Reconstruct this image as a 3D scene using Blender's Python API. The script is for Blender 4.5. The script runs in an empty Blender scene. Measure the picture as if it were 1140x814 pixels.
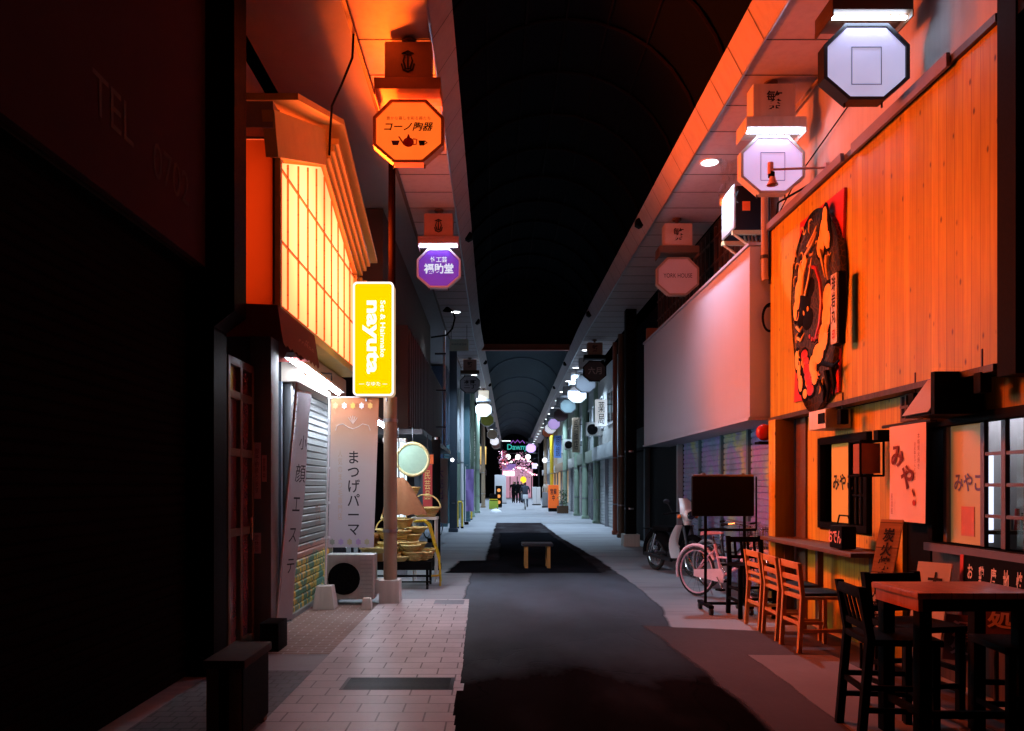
import bpy, bmesh, math, random
from mathutils import Vector, Matrix
random.seed(7)
R = math.radians
C = bpy.context.scene.collection
F = 870.0

# ------------------------------------------------------------------ materials
class NT:
    def __init__(s, name):
        s.m = bpy.data.materials.new(name); s.m.use_nodes = True
        s.t = s.m.node_tree; s.t.nodes.clear()
        s.out = s.n('ShaderNodeOutputMaterial')
    def n(s, kind, **kw):
        nd = s.t.nodes.new(kind)
        for k, v in kw.items():
            if k in nd.inputs: nd.inputs[k].default_value = v
            else: setattr(nd, k, v)
        return nd
    def l(s, a, b): s.t.links.new(a, b)
    def math(s, op, a, b=None, c=None):
        nd = s.t.nodes.new('ShaderNodeMath'); nd.operation = op
        for i, v in enumerate((a, b, c)):
            if v is None: continue
            if isinstance(v, (int, float)): nd.inputs[i].default_value = v
            else: s.l(v, nd.inputs[i])
        return nd.outputs[0]
    def mix(s, fac, a, b, blend='MIX'):
        nd = s.t.nodes.new('ShaderNodeMix'); nd.data_type = 'RGBA'; nd.blend_type = blend
        for i, v in ((0, fac), (6, a), (7, b)):
            if isinstance(v, (int, float)): nd.inputs[i].default_value = v
            elif isinstance(v, tuple): nd.inputs[i].default_value = (*v, 1) if len(v) == 3 else v
            else: s.l(v, nd.inputs[i])
        return nd.outputs[2]
    def pos(s): return s.n('ShaderNodeNewGeometry').outputs['Position']
    def obj(s): return s.n('ShaderNodeTexCoord').outputs['Object']
    def vec(s, src, scale=(1, 1, 1), loc=(0, 0, 0), rot=(0, 0, 0)):
        mp = s.n('ShaderNodeMapping'); mp.inputs['Scale'].default_value = scale
        mp.inputs['Location'].default_value = loc; mp.inputs['Rotation'].default_value = rot
        s.l(src, mp.inputs['Vector']); return mp.outputs[0]
    def noise(s, v, scale, detail=4, rough=.55):
        nd = s.n('ShaderNodeTexNoise'); nd.inputs['Scale'].default_value = scale
        nd.inputs['Detail'].default_value = detail; nd.inputs['Roughness'].default_value = rough
        s.l(v, nd.inputs['Vector']); return nd.outputs['Fac']
    def ramp(s, fac, *stops):
        nd = s.n('ShaderNodeValToRGB'); e = nd.color_ramp.elements
        while len(e) < len(stops): e.new(.5)
        for k, (p, c) in enumerate(stops):
            e[k].position = p; e[k].color = (*c, 1) if not isinstance(c, (int, float)) else (c, c, c, 1)
        s.l(fac, nd.inputs[0]); return nd.outputs[0]
    def principled(s, col, rough=.6, metal=0., bump=None, bstr=.3, bdist=.01, spec=.4, trans=0):
        b = s.n('ShaderNodeBsdfPrincipled')
        if isinstance(col, tuple): b.inputs['Base Color'].default_value = (*col, 1)
        else: s.l(col, b.inputs['Base Color'])
        if isinstance(rough, (int, float)): b.inputs['Roughness'].default_value = rough
        else: s.l(rough, b.inputs['Roughness'])
        b.inputs['Metallic'].default_value = metal
        b.inputs['Specular IOR Level'].default_value = spec
        b.inputs['Transmission Weight'].default_value = trans
        if bump is not None:
            bn = s.n('ShaderNodeBump'); bn.inputs['Strength'].default_value = bstr; bn.inputs['Distance'].default_value = bdist
            s.l(bump, bn.inputs['Height']); s.l(bn.outputs[0], b.inputs['Normal'])
        s.l(b.outputs[0], s.out.inputs[0]); return b

_mc = {}
def mat(name, col, rough=.6, metal=0., var=.25, scale=5., bump=0., spec=.4, grime=.0):
    """painted / plain surface with blotchy wear"""
    if name in _mc: return _mc[name]
    t = NT(name); p = t.pos()
    n1 = t.noise(p, scale, 6, .6); n2 = t.noise(p, scale * 9, 3)
    f = t.math('MULTIPLY_ADD', t.math('ADD', t.math('MULTIPLY', n1, .7), t.math('MULTIPLY', n2, .3)), 2 * var, 1 - var)
    c = t.mix(1., (*col,), t.n('ShaderNodeRGB').outputs[0]) if False else None
    cc = t.n('ShaderNodeRGB'); cc.outputs[0].default_value = (*col, 1)
    hsv = t.n('ShaderNodeHueSaturation'); t.l(cc.outputs[0], hsv.inputs['Color']); t.l(f, hsv.inputs['Value'])
    out = hsv.outputs[0]
    if grime > 0:
        z = t.n('ShaderNodeSeparateXYZ'); t.l(p, z.inputs[0])
        st = t.noise(t.vec(p, (9, 9, .5)), 1.5, 5)
        out = t.mix(t.ramp(st, (.45, 0), (.75, grime)), out, tuple(x * .3 for x in col))
    r = t.math('MULTIPLY_ADD', n2, .25, rough - .12)
    t.principled(out, r, metal, n2 if bump else None, bump, .01, spec)
    _mc[name] = t.m; return t.m
def emis(name, col, strength, blotch=0.):
    if name in _mc: return _mc[name]
    t = NT(name); e = t.n('ShaderNodeEmission'); e.inputs[0].default_value = (*col, 1); e.inputs[1].default_value = strength
    if blotch:
        n = t.noise(t.pos(), 1.3, 3); t.l(t.math('MULTIPLY', t.math('MULTIPLY_ADD', n, 2 * blotch, 1 - blotch), strength), e.inputs[1])
    t.l(e.outputs[0], t.out.inputs[0]); _mc[name] = t.m; return t.m
def litface(name, col, strength, rough=.35):
    """back-lit acrylic: painted diffuse that also glows"""
    if name in _mc: return _mc[name]
    t = NT(name); n = t.noise(t.pos(), 3, 3)
    b = t.principled(col, rough)
    b.inputs['Emission Color'].default_value = (*col, 1)
    t.l(t.math('MULTIPLY', t.math('MULTIPLY_ADD', n, .5, .75), strength), b.inputs['Emission Strength'])
    _mc[name] = t.m; return t.m
def planks(name, axis, width, base, dark, knots=True, rough=.5):
    """boards standing side by side along axis ('X','Y' or 'Z'); grain runs along the board"""
    t = NT(name); p = t.pos(); s = t.n('ShaderNodeSeparateXYZ'); t.l(p, s.inputs[0])
    a = s.outputs[axis]
    q = t.math('DIVIDE', a, width); idx = t.math('FLOOR', q); fr = t.math('FRACT', q)
    wn = t.n('ShaderNodeTexWhiteNoise', noise_dimensions='1D'); t.l(idx, wn.inputs['W'])
    sc = {'Y': (18, 18, 1.1), 'X': (18, 18, 1.1), 'Z': (1.1, 1.1, 18)}[axis]
    cmb = t.n('ShaderNodeVectorMath', operation='ADD'); t.l(t.vec(p, sc), cmb.inputs[0]); t.l(wn.outputs['Color'], cmb.inputs[1])
    sh = t.n('ShaderNodeVectorMath', operation='SCALE'); t.l(wn.outputs['Color'], sh.inputs[0]); sh.inputs['Scale'].default_value = 40
    c2 = t.n('ShaderNodeVectorMath', operation='ADD'); t.l(t.vec(p, sc), c2.inputs[0]); t.l(sh.outputs[0], c2.inputs[1])
    g = t.noise(c2.outputs[0], 1.4, 6, .62)
    col = t.mix(t.ramp(g, (.35, 0), (.7, 1)), base, dark)
    hsv = t.n('ShaderNodeHueSaturation'); t.l(col, hsv.inputs['Color'])
    t.l(t.math('MULTIPLY_ADD', wn.outputs['Value'], .32, .82), hsv.inputs['Value'])
    col = hsv.outputs[0]
    if knots:
        vr = t.n('ShaderNodeTexVoronoi'); vr.inputs['Scale'].default_value = 1.0
        t.l(t.vec(p, (9, 9, 4.5) if axis != 'Z' else (4.5, 4.5, 9)), vr.inputs['Vector'])
        col = t.mix(t.ramp(vr.outputs['Distance'], (.06, .95), (.14, 0)), col, tuple(x * .18 for x in dark))
    edge = t.math('LESS_THAN', t.math('MINIMUM', fr, t.math('SUBTRACT', 1., fr)), .022)
    col = t.mix(t.math('MULTIPLY', edge, .75), col, tuple(x * .15 for x in dark))
    st = t.noise(t.vec(p, (1.2, 1.2, .5)), 1.2, 4)
    col = t.mix(t.ramp(st, (.45, 0), (.8, .45)), col, tuple(x * .5 for x in dark))
    t.principled(col, rough, 0, t.math('SUBTRACT', g, edge), .25, .006)
    _mc[name] = t.m; return t.m
def mural(name, stops, scale, rough=.5, seed=0.):
    t = NT(name); p = t.vec(t.pos(), (1, 1, 1), (seed, seed, seed))
    n = t.noise(t.vec(p, (1, 1, .9)), scale, 1.5, .45); n2 = t.noise(p, 14, 4)
    col = t.ramp(n, *stops)
    hsv = t.n('ShaderNodeHueSaturation'); t.l(col, hsv.inputs['Color']); t.l(t.math('MULTIPLY_ADD', n2, .6, .65), hsv.inputs['Value'])
    t.principled(hsv.outputs[0], rough); return t.m

M = {}
M['black'] = mat('black_paint', (.0045, .004, .0045), .6, spec=.04)
M['ink'] = mat('ink', (.02, .015, .02), .8, var=.1)
M['redink'] = mat('red_ink', (.35, .015, .012), .7, var=.1)
M['white'] = mat('white_paint', (.72, .72, .74), .5, var=.1)
M['offwhite'] = mat('off_white', (.6, .57, .52), .55, var=.12, grime=.25)
M['paper'] = mat('paper', (.62, .56, .52), .8, var=.12)
M['pinkpaper'] = mat('pink_paper', (.86, .52, .54), .8, var=.15)
M['steel'] = mat('steel', (.35, .36, .38), .35, .9)
M['dkmetal'] = mat('dark_metal', (.04, .04, .045), .4, .6)
M['rubber'] = mat('rubber', (.02, .02, .02), .75)
M['beige'] = mat('beige_paint', (.34, .25, .17), .5, var=.15, grime=.4)
M['brown'] = mat('brown_wood', (.10, .05, .025), .55, var=.3)
M['dkwood'] = planks('dark_wood', 'Y', .16, (.075, .042, .028), (.03, .016, .01), False)
M['wood'] = planks('cedar_board', 'Y', .1, (.58, .39, .012), (.44, .25, .008))
M['woodx'] = planks('cedar_counter', 'Z', .2, (.5, .28, .11), (.3, .14, .05), False)
M['stoolwood'] = mat('stool_wood', (.5, .22, .05), .4, var=.3, scale=12)
M['tablewood'] = planks('table_top', 'X', .12, (.45, .16, .06), (.28, .09, .03), False, .35)
M['plaster'] = mat('plaster', (.5, .46, .43), .85, var=.12, scale=2, bump=.15, grime=.2)
M['soffit'] = mat('soffit_panel', (.44, .37, .36), .7, spec=.1, var=.1, scale=1.5, grime=.15)
M['seam'] = mat('seam', (.08, .07, .07), .8)
M['darkwall'] = mat('dark_wall', (.014, .014, .017), .85, var=.3, spec=.0)
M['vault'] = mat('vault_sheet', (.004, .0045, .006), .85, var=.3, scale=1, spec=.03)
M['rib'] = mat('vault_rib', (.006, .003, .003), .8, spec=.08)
M['rust'] = mat('rust_beam', (.28, .08, .045), .7, var=.35)
M['slate'] = mat('slate_paint', (.05, .07, .095), .5)
M['navy'] = mat('navy_paint', (.03, .05, .09), .55)
M['teal'] = mat('teal_paint', (.06, .13, .15), .55)
M['green'] = mat('pale_green_paint', (.30, .40, .30), .5, grime=.3)
M['purple'] = mat('purple_cloth', (.28, .18, .45), .8)
M['yellow'] = mat('yellow_paint', (.75, .52, .03), .4)
M['orange'] = mat('orange_paint', (.8, .14, .02), .5)
M['redcloth'] = mat('red_cloth', (.45, .05, .05), .85)
M['chrome'] = mat('chrome', (.7, .7, .72), .2, 1., var=.05)
M['pink'] = mat('pink_enamel', (.8, .5, .62), .35, var=.1)
M['cream'] = mat('cream_plastic', (.82, .8, .76), .35, var=.08)
M['skin'] = mat('skin', (.45, .26, .18), .6)
M['jacket'] = mat('dark_cloth', (.03, .035, .05), .9)
M['denim'] = mat('denim', (.05, .07, .11), .9)
M['grey'] = mat('grey_paint', (.22, .23, .25), .55, grime=.3)
M['glass'] = mat('dark_glass', (.02, .025, .03), .08, var=.05, spec=.8)
M['straw'] = mat('straw', (.72, .55, .2), .7, var=.35, scale=25, bump=.6)
M['strawdk'] = mat('dark_straw', (.32, .13, .05), .75, var=.35, scale=25, bump=.6)
M['tube'] = emis('tube_white', (.78, .87, 1.), 115)
M['tubesoft'] = emis('tube_sign', (.62, .76, 1.), 32)
M['down'] = emis('downlight_lens', (.9, .96, 1.), 9)
M['carton'] = mat('carton', (.42, .27, .1), .8)
M['gold'] = mat('gold_leaf', (.85, .46, .07), .45, var=.15, scale=10)
M['dragonred'] = mat('lacquer_red', (.5, .02, .015), .4, var=.2)
M['leaf'] = mat('leaf', (.05, .1, .04), .6)

# ------------------------------------------------------------------ mesh builder
class MB:
    def __init__(s, m=None):
        s.bm = bmesh.new(); s.ms = []; s.mi = 0
        if m is not None: s.use(m)
    def use(s, m):
        if isinstance(m, str): m = M[m]
        if m not in s.ms: s.ms.append(m)
        s.mi = s.ms.index(m); return s
    def face(s, pts):
        f = s.bm.faces.new([s.bm.verts.new(p) for p in pts]); f.material_index = s.mi; return f
    def mesh(s, vs, fs):
        bv = [s.bm.verts.new(v) for v in vs]
        for f in fs:
            try: s.bm.faces.new([bv[i] for i in f]).material_index = s.mi
            except ValueError: pass
        return s
    def box(s, x0, x1, y0, y1, z0, z1, bev=0.):
        x0, x1 = sorted((x0, x1)); y0, y1 = sorted((y0, y1)); z0, z1 = sorted((z0, z1))
        vs = [(x, y, z) for x in (x0, x1) for y in (y0, y1) for z in (z0, z1)]
        bv = [s.bm.verts.new(v) for v in vs]
        fs = [s.bm.faces.new([bv[i] for i in f]) for f in ((0,1,3,2),(4,6,7,5),(0,4,5,1),(2,3,7,6),(0,2,6,4),(1,5,7,3))]
        for f in fs: f.material_index = s.mi
        if bev > 0:
            bev = min(bev, .45 * min(x1 - x0, y1 - y0, z1 - z0))
            es = list({e for f in fs for e in f.edges})
            r = bmesh.ops.bevel(s.bm, geom=es, offset=bev, segments=2, affect='EDGES', profile=.6)
            for f in r['faces']: f.material_index = s.mi
        return s
    def frame(s, d):
        d = Vector(d).normalized(); a = Vector((0, 0, 1)) if abs(d.z) < .95 else Vector((1, 0, 0))
        u = d.cross(a).normalized(); return u, d.cross(u).normalized()
    def cyl(s, p0, p1, r0, r1=None, seg=12, caps=True):
        r1 = r0 if r1 is None else r1; p0, p1 = Vector(p0), Vector(p1); u, v = s.frame(p1 - p0)
        vs = []
        for p, r in ((p0, r0), (p1, r1)):
            vs += [p + (u * math.cos(k * 2 * math.pi / seg) + v * math.sin(k * 2 * math.pi / seg)) * r for k in range(seg)]
        fs = [(k, (k + 1) % seg, seg + (k + 1) % seg, seg + k) for k in range(seg)]
        if caps: fs += [tuple(range(seg))[::-1], tuple(range(seg, 2 * seg))]
        return s.mesh(vs, fs)
    def tube(s, pts, r, seg=8, closed=False):
        pts = [Vector(p) for p in pts]; n = len(pts); vs = []; pu = None
        for i, p in enumerate(pts):
            if closed: d = pts[(i + 1) % n] - pts[i - 1]
            else: d = pts[min(i + 1, n - 1)] - pts[max(i - 1, 0)]
            d.normalize()
            if pu is None: u, v = s.frame(d)
            else:
                u = pu - d * pu.dot(d)
                u = u.normalized() if u.length > 1e-6 else s.frame(d)[0]
                v = d.cross(u)
            pu = u; rr = r[i] if isinstance(r, (list, tuple)) else r
            vs += [p + (u * math.cos(k * 2 * math.pi / seg) + v * math.sin(k * 2 * math.pi / seg)) * rr for k in range(seg)]
        fs = []
        for i in range(n if closed else n - 1):
            j = (i + 1) % n
            fs += [(i * seg + k, i * seg + (k + 1) % seg, j * seg + (k + 1) % seg, j * seg + k) for k in range(seg)]
        if not closed: fs += [tuple(range(seg))[::-1], tuple(range((n - 1) * seg, n * seg))]
        return s.mesh(vs, fs)
    def prism(s, pts, o, ux, uy, depth):
        """polygon in the ux/uy plane pushed back along -normal by depth"""
        o, ux, uy = Vector(o), Vector(ux), Vector(uy); n = ux.cross(uy); k = len(pts)
        vs = [o + ux * a + uy * b for a, b in pts] + [o + ux * a + uy * b - n * depth for a, b in pts]
        fs = [tuple(range(k)), tuple(range(k, 2 * k))[::-1]] + [(i, k + i, k + (i + 1) % k, (i + 1) % k) for i in range(k)]
        return s.mesh(vs, fs)
    def ring(s, outer, inner, o, ux, uy, depth):
        o, ux, uy = Vector(o), Vector(ux), Vector(uy); n = ux.cross(uy); k = len(outer)
        P = lambda a, d: o + ux * a[0] + uy * a[1] - n * d
        vs = [P(a, 0) for a in outer] + [P(a, 0) for a in inner] + [P(a, depth) for a in outer] + [P(a, depth) for a in inner]
        fs = []
        for i in range(k):
            j = (i + 1) % k
            fs += [(i, j, k + j, k + i), (2*k+i, 3*k+i, 3*k+j, 2*k+j), (i, 2*k+i, 2*k+j, j), (k+i, k+j, 3*k+j, 3*k+i)]
        return s.mesh(vs, fs)
    def lathe(s, prof, o, seg=16, axis=(0, 0, 1), close=False):
        o = Vector(o); ax = Vector(axis).normalized(); u, v = s.frame(ax); vs = []
        for r, z in prof:
            vs += [o + ax * z + (u * math.cos(k * 2 * math.pi / seg) + v * math.sin(k * 2 * math.pi / seg)) * max(r, 1e-4) for k in range(seg)]
        fs = []
        for i in range(len(prof) - 1):
            fs += [(i*seg+k, i*seg+(k+1) % seg, (i+1)*seg+(k+1) % seg, (i+1)*seg+k) for k in range(seg)]
        return s.mesh(vs, fs)
    def ball(s, c, r, sc=(1, 1, 1), seg=14):
        c = Vector(c); vs = []; fs = []; n = seg // 2
        for i in range(n + 1):
            a = math.pi * i / n
            vs += [c + Vector((math.sin(a) * math.cos(k*2*math.pi/seg) * r * sc[0], math.sin(a) * math.sin(k*2*math.pi/seg) * r * sc[1], -math.cos(a) * r * sc[2])) for k in range(seg)]
        for i in range(n):
            fs += [(i*seg+k, i*seg+(k+1) % seg, (i+1)*seg+(k+1) % seg, (i+1)*seg+k) for k in range(seg)]
        return s.mesh(vs, fs)
    def slats(s, o, ua, ub, wa, hb, pitch, amp, n):
        """corrugated curtain: width along ua, rows up ub, relief along n"""
        o, ua, ub, n = Vector(o), Vector(ua), Vector(ub), Vector(n)
        rows = int(hb / pitch); pts = []
        for k in range(rows + 1):
            z = k * pitch
            pts += [(z, 0), (z + pitch * .18, amp), (z + pitch * .82, amp), (z + pitch * .97, 0)]
        vs = []
        for z, d in pts:
            z = min(z, hb); vs += [o + ub * z + n * d, o + ua * wa + ub * z + n * d]
        return s.mesh(vs, [(2*i, 2*i+1, 2*i+3, 2*i+2) for i in range(len(pts) - 1)])
    def build(s, name, parent=None, smooth=True, loc=None):
        bmesh.ops.remove_doubles(s.bm, verts=s.bm.verts, dist=1e-6)
        bmesh.ops.recalc_face_normals(s.bm, faces=s.bm.faces)
        me = bpy.data.meshes.new(name)
        root = parent
        while root is not None and root.parent is not None: root = root.parent
        base = root.location.copy() if root is not None else (Vector(loc) if loc else Vector())
        for v in s.bm.verts: v.co -= base
        s.bm.to_mesh(me); s.bm.free()
        for m in s.ms: me.materials.append(m)
        for p in me.polygons: p.use_smooth = smooth
        if smooth: me.set_sharp_from_angle(angle=R(38))
        o = bpy.data.objects.new(name, me); C.objects.link(o)
        if parent is not None: o.parent = parent
        else: o.location = base
        return o

def tag(o, label=None, cat=None, group=None, kind=None):
    for k, v in (('label', label), ('category', cat), ('group', group), ('kind', kind)):
        if v: o[k] = v
    return o
def thing(name, label, cat, loc=(0, 0, 0), group=None):
    o = bpy.data.objects.new(name, None); C.objects.link(o); o.location = loc; o.empty_display_size = .2
    return tag(o, label, cat, group)
def dup(o, parent=None, label=None, loc=None, rz=None):
    c = o.copy(); C.objects.link(c)
    if parent is not None: c.parent = parent
    for ch in list(o.children): dup(ch, c)
    if label: c['label'] = label
    if loc is not None: c.location = loc
    if rz is not None: c.rotation_euler = (0, 0, rz)
    return c
X, Y, Z = Vector((1, 0, 0)), Vector((0, 1, 0)), Vector((0, 0, 1))

def text(s, m, name, parent, o, ux, uy, w=None, h=None, vert=False, off=0., both=False, line=1., shear=0., bold=0.):
    cu = bpy.data.curves.new('t', 'FONT'); cu.body = '\n'.join(s) if vert else s
    cu.align_x = 'CENTER'; cu.align_y = 'CENTER'; cu.space_line = line; cu.size = 1; cu.resolution_u = 3
    cu.shear = shear; cu.offset = bold
    ob = bpy.data.objects.new('t', cu); C.objects.link(ob)
    dg = bpy.context.evaluated_depsgraph_get(); me = bpy.data.meshes.new_from_object(ob.evaluated_get(dg))
    bpy.data.objects.remove(ob); bpy.data.curves.remove(cu)
    if not me.vertices: return None
    xs = [v.co.x for v in me.vertices]; ys = [v.co.y for v in me.vertices]
    cx, cy, W, H = (min(xs)+max(xs))/2, (min(ys)+max(ys))/2, max(xs)-min(xs), max(ys)-min(ys)
    sx = w / W if w else None; sy = h / H if h else None
    sx = sx or sy; sy = sy or sx
    o, ux, uy = Vector(o), Vector(ux), Vector(uy); n = ux.cross(uy).normalized()
    root = parent
    while root is not None and root.parent is not None: root = root.parent
    base = root.location.copy() if root is not None else Vector()
    for v in me.vertices:
        v.co = o + ux * ((v.co.x - cx) * sx) + uy * ((v.co.y - cy) * sy) + n * off - base
    me.materials.clear(); me.materials.append(M[m] if isinstance(m, str) else m)
    for p in me.polygons: p.material_index = 0
    me.name = name
    ob = bpy.data.objects.new(name, me); C.objects.link(ob); ob.parent = parent
    return ob

def bend(y): return .02 * max(0., y - 22)
def lamp(kind, name, loc, power, col, size=.05, **kw):
    d = bpy.data.lights.new(name, kind); d.energy = power; d.color = col
    if kind in ('POINT', 'SPOT'): d.shadow_soft_size = size
    for k, v in kw.items(): setattr(d, k, v)
    o = bpy.data.objects.new(name, d); C.objects.link(o); o.location = loc; return o

# ------------------------------------------------------------------ ground
def ground_mat():
    t = NT('worn_concrete'); p = t.pos()
    a = t.noise(p, .7, 6, .6); b = t.noise(p, 40, 3); c = t.noise(t.vec(p, (.25, 1.2, 1)), 1.1, 4)
    col = t.mix(a, (.24, .245, .26), (.38, .38, .4))
    col = t.mix(t.ramp(c, (.5, 0), (.75, .55)), col, (.16, .165, .18))
    col = t.mix(t.math('MULTIPLY', b, .35), col, (.14, .14, .15))
    d = t.noise(t.vec(p, (.5, 2.6, 1), (7, 3, 0)), .8, 6, .65); col = t.mix(t.ramp(d, (.52, 0), (.62, .6)), col, (.13, .13, .145))
    t.principled(col, t.math('MULTIPLY_ADD', a, .3, .38), 0, b, .2, .004); return t.m
def asphalt_mat(name='asphalt', lo=(.014, .010, .011), hi=(.034, .028, .030), patch=True):
    t = NT(name); p = t.pos()
    a = t.noise(t.vec(p, (1, .45, 1)), .7, 7, .62); b = t.noise(p, 90, 2); c = t.noise(t.vec(p, (1, .38, 1)), 1.5, 5)
    col = t.mix(t.ramp(a, (.35, 0), (.68, 1)), lo, hi)
    if patch: col = t.mix(t.ramp(c, (.52, 0), (.72, .5)), col, (.07, .07, .075))
    col = t.mix(t.ramp(b, (.62, 0), (.75, .6)), col, (.07, .07, .07))
    vr = t.n('ShaderNodeTexVoronoi', feature='DISTANCE_TO_EDGE'); vr.inputs['Scale'].default_value = .42
    w = t.n('ShaderNodeVectorMath', operation='ADD'); t.l(p, w.inputs[0])
    nz = t.n('ShaderNodeTexNoise'); nz.inputs['Scale'].default_value = 1.5; nz.inputs['Detail'].default_value = 5; t.l(p, nz.inputs['Vector']); t.l(nz.outputs['Color'], w.inputs[1]); t.l(w.outputs[0], vr.inputs['Vector'])
    crack = t.ramp(vr.outputs['Distance'], (.0, .85), (.006, 0))
    col = t.mix(crack, col, (.008, .008, .008))
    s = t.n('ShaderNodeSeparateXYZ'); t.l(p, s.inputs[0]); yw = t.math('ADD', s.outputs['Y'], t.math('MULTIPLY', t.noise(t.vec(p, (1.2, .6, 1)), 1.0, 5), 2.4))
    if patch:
        worn_sheen = t.ramp(t.math('DIVIDE', yw, 20.), (.36, 0), (.58, 1), (.66, 1), (.74, 0))  # pale worn residue plus bluish lamp sheen painted into the colour
        col = t.mix(t.math('MULTIPLY', worn_sheen, t.ramp(c, (.25, .4), (.75, .8))), col, (.115, .145, .18))
        near = t.ramp(t.math('DIVIDE', yw, 20.), (.3, .28), (.46, .5), (.6, 1)); hs = t.n('ShaderNodeHueSaturation'); t.l(col, hs.inputs['Color']); t.l(near, hs.inputs['Value']); col = hs.outputs[0]  # foreground shade painted in: road colour darkens towards the camera
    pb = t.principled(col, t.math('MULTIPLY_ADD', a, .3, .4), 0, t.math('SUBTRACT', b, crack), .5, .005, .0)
    if patch: t.l(t.math('MULTIPLY', worn_sheen, .35), pb.inputs['Specular IOR Level'])
    return t.m
def tile_mat(name, bw, rh, c1, c2, mortar, rough=.32, rot=0., msize=.008, offs=.5):
    t = NT(name); p = t.pos(); br = t.n('ShaderNodeTexBrick'); br.offset = offs
    t.l(t.vec(p, (1, 1, 1), (0, 0, 0), (0, 0, rot)), br.inputs['Vector'])
    br.inputs['Scale'].default_value = 1; br.inputs['Brick Width'].default_value = bw; br.inputs['Row Height'].default_value = rh
    br.inputs['Mortar Size'].default_value = msize; br.inputs['Mortar Smooth'].default_value = .2
    br.inputs['Color1'].default_value = (*c1, 1); br.inputs['Color2'].default_value = (*c2, 1); br.inputs['Mortar'].default_value = (*mortar, 1)
    a = t.noise(p, 1.1, 6, .6); b = t.noise(p, 30, 3)
    hsv = t.n('ShaderNodeHueSaturation'); t.l(br.outputs['Color'], hsv.inputs['Color']); t.l(t.math('MULTIPLY_ADD', a, .9, .5), hsv.inputs['Value'])
    col = t.mix(t.ramp(b, (.6, 0), (.8, .4)), hsv.outputs[0], tuple(x * .5 for x in c1))
    t.principled(col, t.math('MULTIPLY_ADD', b, .3, rough - .1), 0, br.outputs['Fac'], -.5, .004); return t.m

def worn_edges(m):
    t = m.node_tree; out = next(n for n in t.nodes if n.type == 'OUTPUT_MATERIAL'); src = out.inputs[0].links[0].from_socket
    at = t.nodes.new('ShaderNodeAttribute'); at.attribute_name = 'inside'; nz = t.nodes.new('ShaderNodeTexNoise'); nz.inputs['Scale'].default_value = 4.5; nz.inputs['Detail'].default_value = 7; nz.inputs['Roughness'].default_value = .65
    g = t.nodes.new('ShaderNodeNewGeometry'); t.links.new(g.outputs['Position'], nz.inputs['Vector'])
    ad = t.nodes.new('ShaderNodeMath'); ad.operation = 'MULTIPLY_ADD'; t.links.new(nz.outputs['Fac'], ad.inputs[0]); ad.inputs[1].default_value = .45; t.links.new(at.outputs['Fac'], ad.inputs[2])
    rm = t.nodes.new('ShaderNodeValToRGB'); rm.color_ramp.elements[0].position = .42; rm.color_ramp.elements[1].position = .85; t.links.new(ad.outputs[0], rm.inputs[0])
    tr = t.nodes.new('ShaderNodeBsdfTransparent'); mx = t.nodes.new('ShaderNodeMixShader'); t.links.new(rm.outputs[0], mx.inputs[0]); t.links.new(tr.outputs[0], mx.inputs[1]); t.links.new(src, mx.inputs[2]); t.links.new(mx.outputs[0], out.inputs[0]); return m
def sheet(name, poly, z, m, soft=0.):
    b = MB(m); n = len(poly)
    if soft:
        ly = b.bm.verts.layers.float.new('inside')
        area = sum(poly[i][0] * poly[(i+1) % n][1] - poly[(i+1) % n][0] * poly[i][1] for i in range(n)); sg = 1 if area > 0 else -1; inn = []
        for i in range(n):
            p0, p, p1 = Vector(poly[i-1]), Vector(poly[i]), Vector(poly[(i+1) % n])
            a, c = (p - p0).normalized(), (p1 - p).normalized(); nn = Vector((-a.y - c.y, a.x + c.x)).normalized() * sg
            q = p + nn * soft; inn.append((q.x, q.y))
        vo = [b.bm.verts.new((x, y, z)) for x, y in poly]; vi = [b.bm.verts.new((x, y, z)) for x, y in inn]
        for i in range(n): b.bm.faces.new((vo[i], vo[(i+1) % n], vi[(i+1) % n], vi[i]))
        b.bm.faces.new(vi)
        for v in vi: v[ly] = 1.
        for v in vo: v[ly] = 0.
        worn_edges(m)
    else: b.face([(x, y, z) for x, y in poly])
    o = b.build(name); tag(o, kind='structure'); return o
sheet('ground', [(-60, -30), (60, -30), (60, 320), (-60, 320)], 0, ground_mat())
def ragged(pts, amp=.03, step=.35):
    out = []
    for i, (a, b) in enumerate(pts):
        c, d = pts[(i + 1) % len(pts)]; L = math.hypot(c - a, d - b); n = max(1, int(L / step))
        for k in range(n):
            f = k / n; j = amp if k else 0
            out.append((a + (c - a) * f + random.uniform(-j, j), b + (d - b) * f + random.uniform(-j, j)))
    return out
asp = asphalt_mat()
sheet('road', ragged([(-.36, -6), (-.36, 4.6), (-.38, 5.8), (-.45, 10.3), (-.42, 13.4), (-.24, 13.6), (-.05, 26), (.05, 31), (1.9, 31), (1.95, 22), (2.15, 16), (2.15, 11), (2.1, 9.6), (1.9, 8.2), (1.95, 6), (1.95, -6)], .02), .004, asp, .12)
sheet('road_repair', ragged([(-.9, 13.2), (1.9, 13.2), (1.9, 16.0), (1.75, 24.5), (.12, 24.5), (.05, 15.6), (-.75, 15.4)], .03), .008, asphalt_mat('new_asphalt', (.004, .004, .005), (.010, .010, .013), False), .16)
tm = tile_mat('pavement_tile', .3, .205, (.52, .48, .48), (.6, .56, .56), (.12, .105, .105), msize=.0065)
ed_ = []; yy = 3.0
while yy < 10.2:   # courses end unevenly against the road
    xx = -.24 - .016 * max(0, yy - 5) + random.uniform(-.035, .03) * (1.1 if yy < 5.7 else .12); ed_ += [(xx, yy), (xx, min(yy + .204, 10.2))]; yy += .205
sheet('pavement', [(-1.45, 3)] + ed_ + [(-1.45, 10.2)], .010, tm)
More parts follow.
